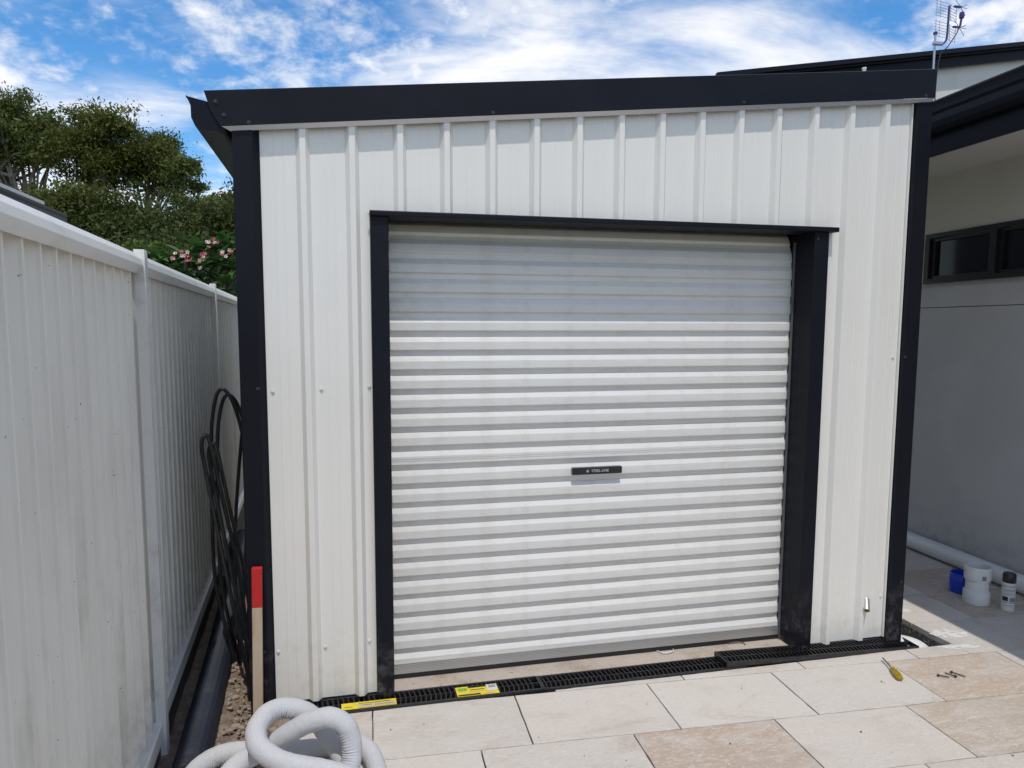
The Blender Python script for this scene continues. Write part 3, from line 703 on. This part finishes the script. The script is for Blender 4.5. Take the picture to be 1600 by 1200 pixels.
# ================================================================== SMALL THINGS
# survey stake
st = thing('survey_stake', 'timber stake with a red painted top leaning at the left corner of the shed', 'stake', (.266, -.062, -.07))
st.rotation_euler = (0, .021, 0)
mb = MB(); mb.box(-.019, .019, -.012, .012, 0, .537, bev=.0015); mb.build('wooden_shaft', m_wood, st)
mb = MB(); mb.box(-.0196, .0196, -.0126, .0126, .5345, .698, bev=.002); mb.build('painted_top', m_red, st)
# black corrugated pipe
mb = MB(); pts = []; rr = []
y = -.43; i = 0
while y < 2.6:
    c = Vector((.046-.062*y+.008*math.sin(y*2.1), y, -.004+.006*math.sin(y*1.4)))
    pts.append(c); rr.append(.062 if (i % 4) < 2 else .0565); y += .0034; i += 1
mb.tube(pts, rr, 18)
mb.build('corrugated_pipe', m_ag, smooth_ang=None, label='navy black corrugated drainage pipe lying along the foot of the fence', cat='pipe')
# coil of black poly pipe
mb = MB()
def loop(pts, jit, r=.0088):
    P_ = [Vector(p)+Vector(jit) for p in pts]; mb.tube(smoothpath(P_, 10), r, 9)
lA = [(.10, .50, -.03), (.02, .54, .35), (.012, .55, .71), (.022, .55, 1.08), (.045, .55, 1.246), (.078, .55, 1.297), (.119, .55, 1.245), (.158, .55, 1.1), (.173, .55, .951), (.171, .55, .701), (.15, .52, .35), (.12, .48, -.02)]
lB = [(.205, .16, -.03), (.198, .18, .077), (.15, .18, .373), (.097, .18, .718), (.06, .18, .97), (.046, .18, 1.081), (.055, .19, 1.129), (.075, .2, 1.107), (.104, .22, .913), (.135, .24, .716), (.163, .27, .516), (.185, .3, .2), (.19, .32, -.02)]
lC = [(.178, .68, 1.1), (.158, .7, 1.181), (.131, .7, .989), (.104, .7, .731), (.088, .7, .502), (.088, .68, .236), (.105, .62, -.02)]
loop(lA, (0, 0, 0)); loop(lA, (.022, .03, -.03)); loop(lB, (0, 0, 0)); loop(lB, (.02, .04, -.045)); loop(lC, (0, 0, 0))
mb.build('poly_pipe_coil', m_poly, smooth_ang=SM, label='tall loops of black poly pipe standing in the gap beside the fence', cat='hose')
# white socked drainage hose
L1 = [(.95, -1.35, .045), (.74, -.95, .05), (.665, -.74, .05), (.63, -.62, .062), (.588, -.56, .124), (.554, -.53, .164), (.52, -.505, .204), (.476, -.50, .239), (.404, -.50, .264), (.354, -.53, .263), (.329, -.58, .254), (.327, -.62, .242), (.343, -.66, .225), (.381, -.69, .206), (.436, -.71, .186), (.499, -.72, .169), (.566, -.73, .152), (.635, -.75, .132), (.70, -.80, .10), (.72, -.92, .06), (.62, -1.05, .045), (.42, -1.08, .045), (.26, -.98, .045), (.17, -.80, .06), (.20, -.68, .095), (.232, -.62, .115), (.267, -.58, .129), (.309, -.545, .134), (.362, -.545, .158), (.426, -.565, .206), (.495, -.59, .250), (.562, -.61, .270), (.61, -.62, .248), (.633, -.63, .202), (.636, -.65, .150), (.62, -.69, .11), (.58, -.78, .06), (.50, -.88, .045)]
Bp = [(.14, -.72, .042), (.085, -.60, .042), (.089, -.514, .042), (.107, -.438, .042), (.146, -.387, .042), (.202, -.369, .045), (.268, -.379, .045), (.351, -.407, .045), (.431, -.410, .045), (.513, -.405, .045), (.602, -.398, .045), (.675, -.433, .045), (.71, -.512, .045), (.722, -.589, .042), (.735, -.69, .042), (.80, -.84, .042), (.92, -1.0, .042)]
hose = thing('socked_drain_hose', 'pile of white fabric covered drainage hose looped on the ground at front left', 'hose')
def sock(path, nm):
    pts = smoothpath(path, 16); n = len(pts); seg = 22; mbx = MB()
    mbx.tube(pts, .0345, seg)
    # wrinkles on the inside of tight bends
    for i in range(1, n-1):
        a = (pts[i]-pts[max(0, i-6)]); b = (pts[min(n-1, i+6)]-pts[i])
        if a.length < 1e-6 or b.length < 1e-6: continue
        kv = b.normalized()-a.normalized(); kk = kv.length
        if kk < .05: continue
        kd = kv.normalized()
        for k in range(seg):
            q = Vector(mbx.v[i*seg+k]); rad = (q-pts[i]); ins = max(0, rad.normalized().dot(kd))
            w = ins**1.5*min(1, kk*2.2)*.0060*(math.sin(i*1.9+1.1*math.sin(k*.9+i*.11))+.6*noise.noise(q*70))
            q = q+rad.normalized()*(w-.002*ins*min(1, kk)); mbx.v[i*seg+k] = tuple(q)
    for i in range(n*seg):
        q = Vector(mbx.v[i]); d = (q-pts[i//seg]).normalized(); mbx.v[i] = tuple(q+d*(.0022*noise.noise(q*14)+.0008*noise.noise(q*55)))
    mbx.build(nm, m_sock, hose, smooth_ang=1.0)
sock(L1, 'hose_length'); sock(Bp, 'hose_length')
# pvc elbow in the pit
mb = MB(); mb.tube(smoothpath([(3.36, .02, -.03), (3.42, -.005, -.032), (3.475, -.045, -.045), (3.50, -.08, -.08), (3.505, -.09, -.15)], 8), .044, 20)
mb.tube([(3.385, .012, -.031), (3.40, .005, -.031)], .049, 20)
mb.build('pipe_elbow', m_pvc, smooth_ang=SM, label='white plastic pipe bend in the drain pit at the shed corner', cat='pipe')
# stub pipe through wall
sb = thing('outlet_stub', 'short silver pipe stub poking out low on the right wall sheet', 'pipe stub', (3.196, -.002, .214))
dr = Vector((-.45, -.62, -.62)).normalized()
mb = MB(); q = dr.to_track_quat('Z', 'Y').to_matrix()
def cyl(mb, prof, mi=0): 
    t = MB(); t.lathe(prof, seg=20); mb.add([q @ Vector(v) for v in t.v], t.f, mi)
cyl(mb, [(.016, -.01), (.016, .055), (.0145, .056)]); mb.build('tube', m_alu, sb, SM)
mb = MB(); cyl(mb, [(.0144, .056), (.0138, .03), (.001, .029)]); mb.build('lining', m_brass, sb, SM)
# blue container
mb = MB(); mb.lathe([(.001, 0), (.056, 0), (.060, .004), (.063, .06), (.0635, .108), (.061, .116), (.058, .118), (.057, .11), (.055, .02), (.001, .018)], (4.262, .455, .001), 32)
for k in range(3): mb.lathe([(.0605+.0008*k, .012+.034*k), (.0622+.0008*k, .014+.034*k), (.0607+.0008*k, .017+.034*k)], (4.262, .455, .001), 32)
mb.build('blue_cap', m_blue, smooth_ang=SM, label='blue plastic pipe cap standing behind the white coupling', cat='pipe cap')
# coupling
cp = thing('pipe_coupling', 'stack of white plastic pipe couplings standing on the pavers by the wall', 'coupling', (4.207, .30, .001))
mb = MB(); mb.lathe([(.056, 0), (.0665, 0), (.068, .003), (.068, .064), (.066, .072), (.060, .074), (.054, .074), (.054, .0)], seg=36); mb.build('lower_socket', m_pvc, cp, SM)
pr = [(.058, .070)]
for k in range(5): pr += [(.0585, .076+k*.012), (.0585, .084+k*.012), (.0575, .085+k*.012), (.0575, .087+k*.012)]
mb = MB(); mb.lathe(pr+[(.058, .14)], seg=36); mb.build('neck', m_pvc, cp, SM)
mb = MB(); mb.lathe([(.058, .134), (.065, .137), (.068, .145), (.0685, .2), (.071, .202), (.071, .216), (.069, .218), (.0625, .218), (.0625, .15), (.001, .149)], seg=36); mb.build('upper_socket', m_pvc, cp, SM)
mb = MB(); a0 = math.atan2(-3.2, -3.6)+.5
vv = [(.0694*math.cos(a0+t), .0694*math.sin(a0+t), z) for t in (-.16, 0, .16) for z in (.150, .176)]; mb.add(vv, [(0, 2, 3, 1), (2, 4, 5, 3)]); mb.build('printed_mark', m_cang, cp)
# spray can
can = thing('spray_can', 'white and black aerosol spray can standing on the pavers near the wall', 'spray can', (4.285, .172, .001))
mb = MB(); mb.lathe([(.001, .002), (.030, .002), (.033, .0), (.0345, .004), (.0335, .008), (.0335, .152), (.0345, .155), (.033, .159), (.030, .164)], seg=36); mb.build('body', m_canw, can, SM)
mb = MB(); mb.lathe([(.0315, .160), (.0325, .163), (.0325, .2), (.0315, .208), (.028, .213), (.001, .214)], seg=36); mb.build('cap', m_cank, can, SM)
face = math.atan2(-2.9344-.172, .6249-4.285)+.12
def wrap(mb, vv, ff, zc, mi, r=.0340, sx=1.0, off=0):
    mb.add([(r*math.cos(face+x*sx/r+off), r*math.sin(face+x*sx/r+off), zc+y) for x, y, z in vv], ff, mi)
def band(mb, w0, w1, z0, z1, mi, r=.0339):
    k = 10; vv = [(r*math.cos(face+w0+(w1-w0)*i/k), r*math.sin(face+w0+(w1-w0)*i/k), z) for i in range(k+1) for z in (z0, z1)]
    mb.add(vv, [(2*i, 2*i+2, 2*i+3, 2*i+1) for i in range(k)], mi)
mb = MB()
wrap(mb, *text_mesh('RUST-OLEUM', .0115), .143, 1, sx=.95); wrap(mb, *text_mesh('LeakSeal', .0185), .121, 0, sx=.85)
wrap(mb, *text_mesh('FLEXIBLE', .006), .105, 0); wrap(mb, *text_mesh('RUBBER SEALANT', .0072), .098, 0, sx=.9)
band(mb, -1.0, -.12, .058, .082, 1); band(mb, .1, 1.0, .056, .08, 2); band(mb, -1.1, 1.1, .0485, .051, 1); band(mb, -.9, .9, .034, .036, 2); band(mb, -.7, .7, .028, .0295, 2); band(mb, -.8, .8, .0895, .0905, 2)
mb.build('label_print', [m_canb, m_cank, m_cang], can)
# screwdriver
sdv = thing('screwdriver', 'screwdriver with an amber yellow handle lying on the pale paver', 'screwdriver', (3.0945, -.299, .0155), math.atan2(-.185, -.069))
def along(mb, prof, seg, mi=0):
    t = MB(); t.lathe(prof, seg=seg); mb.add([(z, x, y) for x, y, z in t.v], t.f, mi)
mb = MB(); along(mb, [(.001, 0), (.009, .001), (.0115, .008), (.0105, .02), (.0145, .035), (.016, .06), (.0155, .082), (.012, .094), (.001, .098)], 6); mb.build('handle', m_tool, sdv)
mb = MB(); along(mb, [(.001, -.105), (.0035, -.103), (.0042, -.096), (.0038, -.09), (.0038, 0), (.0075, 0), (.0075, .006)], 10); mb.build('shaft', m_steel, sdv, SM)
# loose screws
for (x0, y0, x1, y1), w in zip(((3.268, -.385, 3.302, -.413), (3.335, -.410, 3.316, -.371), (3.352, -.374, 3.378, -.424)), ('leftmost, lying alone', 'in the middle, its head against another', 'rightmost, pointing towards the camera')):
    t = thing('loose_screw', 'dark roofing screw on the brown paver, '+w, 'screw', (x0, y0, .0065), math.atan2(y1-y0, x1-x0), 'loose roofing screws on the paver')
    ln = math.hypot(x1-x0, y1-y0)
    mb = MB(); along(mb, [(.001, -.006), (.0048, -.006), (.0048, 0), (.0075, .0005), (.0075, .0025), (.0026, .003)], 8); mb.build('head', m_screwd, t)
    mb = MB(); pr = [(.0026, .003)]
    k = .006
    while k < ln-.006: pr += [(.0022, k), (.0031, k+.0012)]; k += .0024
    along(mb, pr+[(.001, ln)], 8); mb.build('threaded_shank', m_screwd, t)
# grit on the pavers
mb = MB()
for i in range(70):
    random.seed(900+i); x = random.uniform(.75, 4.2); y = random.uniform(-1.6, -.16); rock(mb, (x, y, .0015), random.choice([.0015, .002, .002, .003, .0045]), 900+i)
mb.build('grit', m_bark2, kind='stuff', label='tiny dark crumbs of grit strewn over the pale pavers', cat='grit')
random.seed(12)
# plastic offcut and twig on the slab
mb = MB(); pts = smoothpath([(2.116, .120, .006), (2.13, .085, .01), (2.16, .078, .012), (2.19, .092, .010), (2.204, .125, .006)], 6)
mb.add([(p.x, p.y, p.z+d) for p in pts for d in (-.004, .004)], [(2*i, 2*i+2, 2*i+3, 2*i+1) for i in range(len(pts)-1)]); mb.tube(pts, .0028, 6)
mb.build('plastic_offcut', m_pvc, label='curled white plastic offcut lying against the bottom of the roller door', cat='offcut')
mb = MB(); mb.tube(smoothpath([(2.50, .115, .006), (2.54, .11, .012), (2.575, .105, .008), (2.58, .085, .005)], 5), .0024, 6)
mb.build('twig', m_bark2, smooth_ang=SM, label='thin bent twig on the concrete sill near the right jamb', cat='twig')
# white grout smears on the pavers by the pit
def smear(c, rx, ry, ang, seed):
    mb = MB(); n = 26; z = .0012
    pts = [(c[0]+math.cos(ang)*rx*math.cos(t)*(1+.5*noise.noise(Vector((math.cos(t)*2, math.sin(t)*2, seed))))-math.sin(ang)*ry*math.sin(t)*(1+.6*noise.noise(Vector((math.cos(t)*3, math.sin(t)*3, seed+9)))),
            c[1]+math.sin(ang)*rx*math.cos(t)+math.cos(ang)*ry*math.sin(t)*(1+.6*noise.noise(Vector((math.cos(t)*3, math.sin(t)*3, seed+9)))), z) for t in [2*math.pi*k/n for k in range(n)]]
    mb.add([(c[0], c[1], z+.0006)]+pts, [(0, 1+i, 1+(i+1) % n) for i in range(n)]); return mb
m_sm = m_smear.node_tree; b_ = m_sm.nodes['Principled BSDF']; tcx = N(m_sm, 'ShaderNodeTexCoord').outputs['Object']
m_sm.links.new(math_n(m_sm, 'MULTIPLY', smooth(m_sm, noise_n(m_sm, tcx, 22, 6, .7, scl=(1, 2, 1)), .30, .52), .95), b_.inputs['Alpha'])
for i, (c, rx, ry, a, w) in enumerate((((3.70, -.02, 0), .10, .045, -.1, 'beside the edge of the pit'), ((3.68, .28, 0), .07, .03, .2, 'on the shaded passage paver'), ((3.62, -.155, 0), .10, .025, -.15, 'in front of the pit'))):
    smear(c, rx, ry, a, i*3.3).build('grout_smear', m_smear, label='white grout smear on the paver '+w, cat='smear')

# ================================================================== NEIGHBOUR roof over the fence
nb = thing('neighbour_house', 'neighbouring house roof edge showing above the fence at far left', 'house', (-2, 0, 0))
mb = MB(); mb.box(-6, -.5, -6, 4.6, -.1, 2.6); mb.build('wall', m_cream, nb)
mb = MB(); gp3 = [(-.02, 2.60), (-.004, 2.605), (0, 2.63), (-.006, 2.655), (0, 2.68), (0, 2.70), (-.02, 2.70), (-.12, 2.69), (-.12, 2.60)]
n = len(gp3); mb.add([(x, y, z) for y in (-6, 4.92) for x, z in gp3], [(i, (i+1) % n, n+(i+1) % n, n+i) for i in range(n)]+[tuple(range(n)), tuple(range(n, 2*n))]); mb.build('gutter', m_dark2, nb)
mb = MB(); mb.add([(-.03, -6, 2.715), (-.03, 4.46, 2.715), (-4, 4.46, 3.9), (-4, -6, 3.9), (-.03, -6, 2.745), (-.03, 4.46, 2.745), (-4, 4.46, 3.93), (-4, -6, 3.93)], [(0, 1, 2, 3), (4, 5, 6, 7), (0, 1, 5, 4), (1, 2, 6, 5), (2, 3, 7, 6), (3, 0, 4, 7)]); mb.build('roof', m_nroof, nb)
mb = MB(); mb.box(-.6, -.0, -6, 4.9, 2.585, 2.598); mb.build('soffit', m_soffit, nb)

# ================================================================== VEGETATION
def leaf_mesh(C, ln, wd, droop, name, m):
    """C: Nx3 centres -> N elongated quads"""
    n = len(C); d = rng.normal(size=(n, 3)); d[:, 2] -= droop; d /= np.linalg.norm(d, axis=1)[:, None]
    s = np.cross(d, rng.normal(size=(n, 3))); s /= np.linalg.norm(s, axis=1)[:, None]
    k_ = rng.lognormal(0, .38, n); l = (ln*k_*rng.uniform(.75, 1.25, n))[:, None]; w = (wd*k_*rng.uniform(.7, 1.3, n))[:, None]
    q = np.stack([C-d*l*.5, C+s*w*.5-d*l*.05, C+d*l*.5, C-s*w*.5-d*l*.05], 1).reshape(-1, 3)
    me = bpy.data.meshes.new(name); me.vertices.add(4*n); me.vertices.foreach_set('co', q.astype(np.float32).ravel())
    me.loops.add(4*n); me.loops.foreach_set('vertex_index', np.arange(4*n, dtype=np.int32))
    me.polygons.add(n); me.polygons.foreach_set('loop_start', np.arange(0, 4*n, 4, dtype=np.int32)); me.update(calc_edges=True); me.materials.append(m); return me
def tree(name, label, base, fork, clumps, nleaf, ln, wd, bark, lm, r0=.16, sig=.45, droop=.5, lean=(0, 0), group=None):
    """clumps: list of (x,y,z,r) world"""
    t = thing(name, label, 'tree', base, 0, group); B = Vector(base); mb = MB()
    top = Vector((fork[0], fork[1], fork[2])); mid = (B+top)/2+Vector((random.uniform(-.25, .25), random.uniform(-.2, .2), 0))
    trunk = smoothpath([(0, 0, 0), mid-B, top-B], 6); mb.tube(trunk, [r0*(1-.45*i/(len(trunk)-1)) for i in range(len(trunk))], 8)
    tips = []
    prim = []
    for (x, y, z, r) in clumps:
        c = Vector((x, y, z))-B
        st_ = Vector(trunk[-1]) if not prim or random.random() < .35 else random.choice(prim)
        if (c-st_).length > 3.5 or st_.z > c.z: st_ = Vector(trunk[-1 if c.z > trunk[-1].z else -4])
        m1 = st_.lerp(c, .5)+Vector((random.uniform(-.3, .3), random.uniform(-.3, .3), random.uniform(-.1, .35)))*min(1, r*1.5)
        path = smoothpath([st_, m1, c], 5); mb.tube(path, [r0*.42*(1-.75*i/(len(path)-1)) for i in range(len(path))], 6, cap=False); prim.append(Vector(m1))
        for _ in range(6):
            e = c+Vector([max(-1.3, min(1.3, random.gauss(0, 1)))*q for q in (r*.7, r*.7, r*.45)]); mb.tube([m1.lerp(c, random.uniform(.3, 1)), (c+e)/2+Vector((0, 0, .08)), e], [r0*.12, r0*.08, r0*.03], 4, cap=False); tips.append((e, r*.42))
        tips.append((c, r*.5))
    mb.build('trunk', bark, t, SM)
    cs = []
    per = max(4, int(nleaf/len(tips)))
    for c, r in tips:
        k = int(per*random.uniform(.5, 1.5)); a = rng.normal(size=(k, 3))*np.array([r, r, r*.62])*sig/.45; cs.append(a+np.array(c))
    C = np.concatenate(cs); me = leaf_mesh(C, ln, wd, droop, 'crown', lm); link('crown', me, t)
    return t
def cl(cx, cz, rx, rz, y, n, r, ry=1.2, seed=0):
    random.seed(seed); out = []
    while len(out) < n:
        a, b, c = (random.uniform(-1, 1) for _ in range(3))
        if a*a+b*b+c*c > 1: continue
        out.append((cx+a*rx, y+c*ry, cz+b*rz, r*random.uniform(.65, 1.25)))
    random.seed(seed+50); return out
G1 = 'tall gum trees behind the fence'
tree('gum_tree', 'tallest gum tree at the far left edge above the fence', (-10.6, 27, -.1), (-10.7, 27, 5.2), cl(-11.0, 8.4, 2.1, 1.6, 27, 36, .60, seed=1), 33000, .12, .042, m_bark, m_gum, .17, sig=.44, group=G1)
tree('gum_tree', 'gum tree with several pale stems, second from the left', (-8.5, 26.5, -.1), (-8.4, 26.5, 5.0), cl(-8.05, 8.2, 1.3, 1.6, 26.5, 30, .54, seed=2), 27000, .12, .042, m_bark, m_gum2, .15, sig=.44, group=G1)
tree('gum_tree', 'broad olive gum tree in the middle of the row behind the fence', (-6.9, 27, -.1), (-6.6, 27, 5.2), cl(-6.35, 7.75, 1.25, 1.0, 27, 28, .54, seed=3), 25000, .12, .042, m_bark, m_gum2, .14, sig=.44, group=G1)
tree('gum_tree', 'thin sparse gum tree next to the shed gutter', (-5.0, 25, -.1), (-4.95, 25, 5.9), [(-4.9, 25, 7.6, .4), (-4.6, 25, 7.3, .35), (-5.2, 25, 7.1, .4), (-4.5, 25.2, 6.6, .35), (-4.2, 25, 6.1, .35), (-4.0, 25, 5.9, .4), (-5.1, 24.8, 6.4, .4), (-4.6, 25, 6.0, .45), (-3.6, 25, 5.75, .3)], 6500, .11, .042, m_bark, m_gum, .085, sig=.36, group=G1)
tree('gum_tree', 'distant gum tree mostly hidden behind the left corner of the shed', (-2.6, 30, -.1), (-2.6, 30, 5), cl(-2.5, 7.0, 1.7, 1.2, 30, 22, .6, seed=9), 15000, .12, .05, m_bark, m_bush, .15, group=G1)
G2 = 'dense bushy trees behind the fence'
def bush(label, x, y, z, rx, rz, n, nl, lm, seed, ry=1.3):
    tree('bushy_tree', label, (x, y, -.1), (x, y, z*.55), cl(x, z, rx, rz, y, n, .62, ry, seed), int(nl*2), .115, .052, m_bark2, lm, .13, sig=.55, droop=.1, group=G2)
bush('olive bushy tree rising just beyond the neighbour roof edge', -7.9, 23, 4.7, 1.7, 1.35, 34, 17000, m_gum2, 11)
bush('dark bushy tree below the broad olive gum tree', -5.9, 22.5, 4.3, 1.5, 1.4, 32, 15000, m_bush, 12)
bush('dark green bushy tree below the thin sparse gum tree', -4.2, 23, 4.3, 1.5, 1.25, 32, 15000, m_bush, 13)
bush('yellow green bushy tree touching the left edge of the shed', -2.5, 23.5, 4.6, 1.4, 1.3, 28, 13000, m_gum2, 14)
bush('dark bushy tree at the far left below the tallest gum', -10.4, 24.5, 4.4, 2.0, 1.5, 34, 15000, m_bush, 15)
bush('shaded low bushy tree in the gap behind the frangipani', -3.6, 17, 2.6, 2.6, 1.3, 36, 15000, m_bush, 16, 1.0)
# small fresh green shrub on the fence line
tree('shrub', 'small fresh green shrub just left of the frangipani behind the fence', (-1.42, 5.2, -.1), (-1.42, 5.2, 1.4), cl(-1.42, 2.22, .22, .26, 5.2, 16, .15, .35, 21), 5000, .05, .02, m_bark2, m_green, .03)
# frangipani with real leaves
fr = thing('frangipani', 'frangipani tree with long green leaves and pink flower clusters behind the fence', 'tree', (-.85, 4.7, -.1))
random.seed(33)
def leaf_long():
    mb = MB(); n = 6; L_ = .24; v = []
    for i in range(n+1):
        t = i/n; w = .034*math.sin(math.pi*min(1, t*1.0)**.8)**.9 if 0 < i < n else .002
        z = .05*t-.11*t*t
        v += [(t*L_, -w, z+w*.28), (t*L_, 0, z), (t*L_, w, z+w*.28)]
    mb.add(v, [(i*3+j, i*3+j+1, (i+1)*3+j+1, (i+1)*3+j) for i in range(n) for j in range(2)]); return mb.mesh('leaf', m_frang, 1.0)
me_leaf = leaf_long()
def flower(m):
    mb = MB()
    for k in range(5):
        a = 2*math.pi*k/5; c, s = math.cos(a), math.sin(a); pv = [(.004, 0, 0), (.02, -.014, .008), (.036, -.004, .006), (.03, .013, .010)]
        mb.add([(x*c-y*s, x*s+y*c, z) for x, y, z in pv], [(0, 1, 2, 3)])
    return mb.mesh('flower', m)
me_fl = [flower(m_pink), flower(m_cream_p)]
ros = [(-1.17, 4.45, 2.20), (-1.05, 4.4, 2.20), (-.95, 4.45, 2.20), (-.93, 4.4, 2.08), (-.82, 4.45, 2.24), (-.78, 4.35, 2.06), (-.70, 4.5, 2.32), (-.66, 4.4, 2.18), (-.58, 4.4, 2.06), (-.55, 4.5, 2.36), (-.50, 4.4, 2.22), (-.46, 4.35, 2.0), (-.40, 4.5, 2.34), (-.37, 4.4, 2.14), (-.30, 4.6, 2.25), (-.34, 4.4, 1.92), (-.58, 4.35, 1.92), (-.86, 4.7, 2.30), (-.22, 4.6, 2.08), (-.7, 4.35, 1.93), (-1.08, 4.6, 2.06), (-.28, 4.5, 2.40), (-.5, 4.7, 2.3)]
mb = MB(); n_l = 0
base = Vector(fr.location)
for i, r_ in enumerate(ros):
    c = Vector(r_)-base
    hub = Vector((random.uniform(-.25, .3), random.uniform(-.2, .2), 1.45))
    if i < 20: mb.tube(smoothpath([(0, 0, 0), hub*.6, hub, hub.lerp(c, .6)+Vector((0, 0, -.08)), c], 4), [.05]*4+[.04]*4+[.026]*4+[.018]*4+[.014], 7)
    for k in range(13):
        az = k*2.399+random.uniform(-.3, .3); el = random.uniform(-.15, .95)
        link('leaf', me_leaf, fr, tuple(c+Vector((0, 0, -.02+.003*k))), (random.uniform(-.5, .5), -el, az)).scale = (random.uniform(.7, 1.1),)*3
mb.build('stems', m_bark, fr, SM)
for i, (x, y, z) in enumerate(((-.775, 4.2, 2.25), (-.618, 4.2, 2.243), (-.533, 4.2, 2.387), (-.405, 4.2, 2.29), (-.90, 4.2, 2.219), (-.654, 4.2, 2.176), (-.82, 4.25, 2.28))):
    for k in range(6 if i < 4 else 3):
        c = Vector((x, y, z))-base+Vector((random.gauss(0, .034), random.gauss(0, .03), random.gauss(0, .020)))
        link('flower', me_fl[(k+i) % 2], fr, tuple(c), (random.uniform(.6, 1.6), random.uniform(-.5, .5), random.uniform(-.6, .6))).scale = (.58,)*3
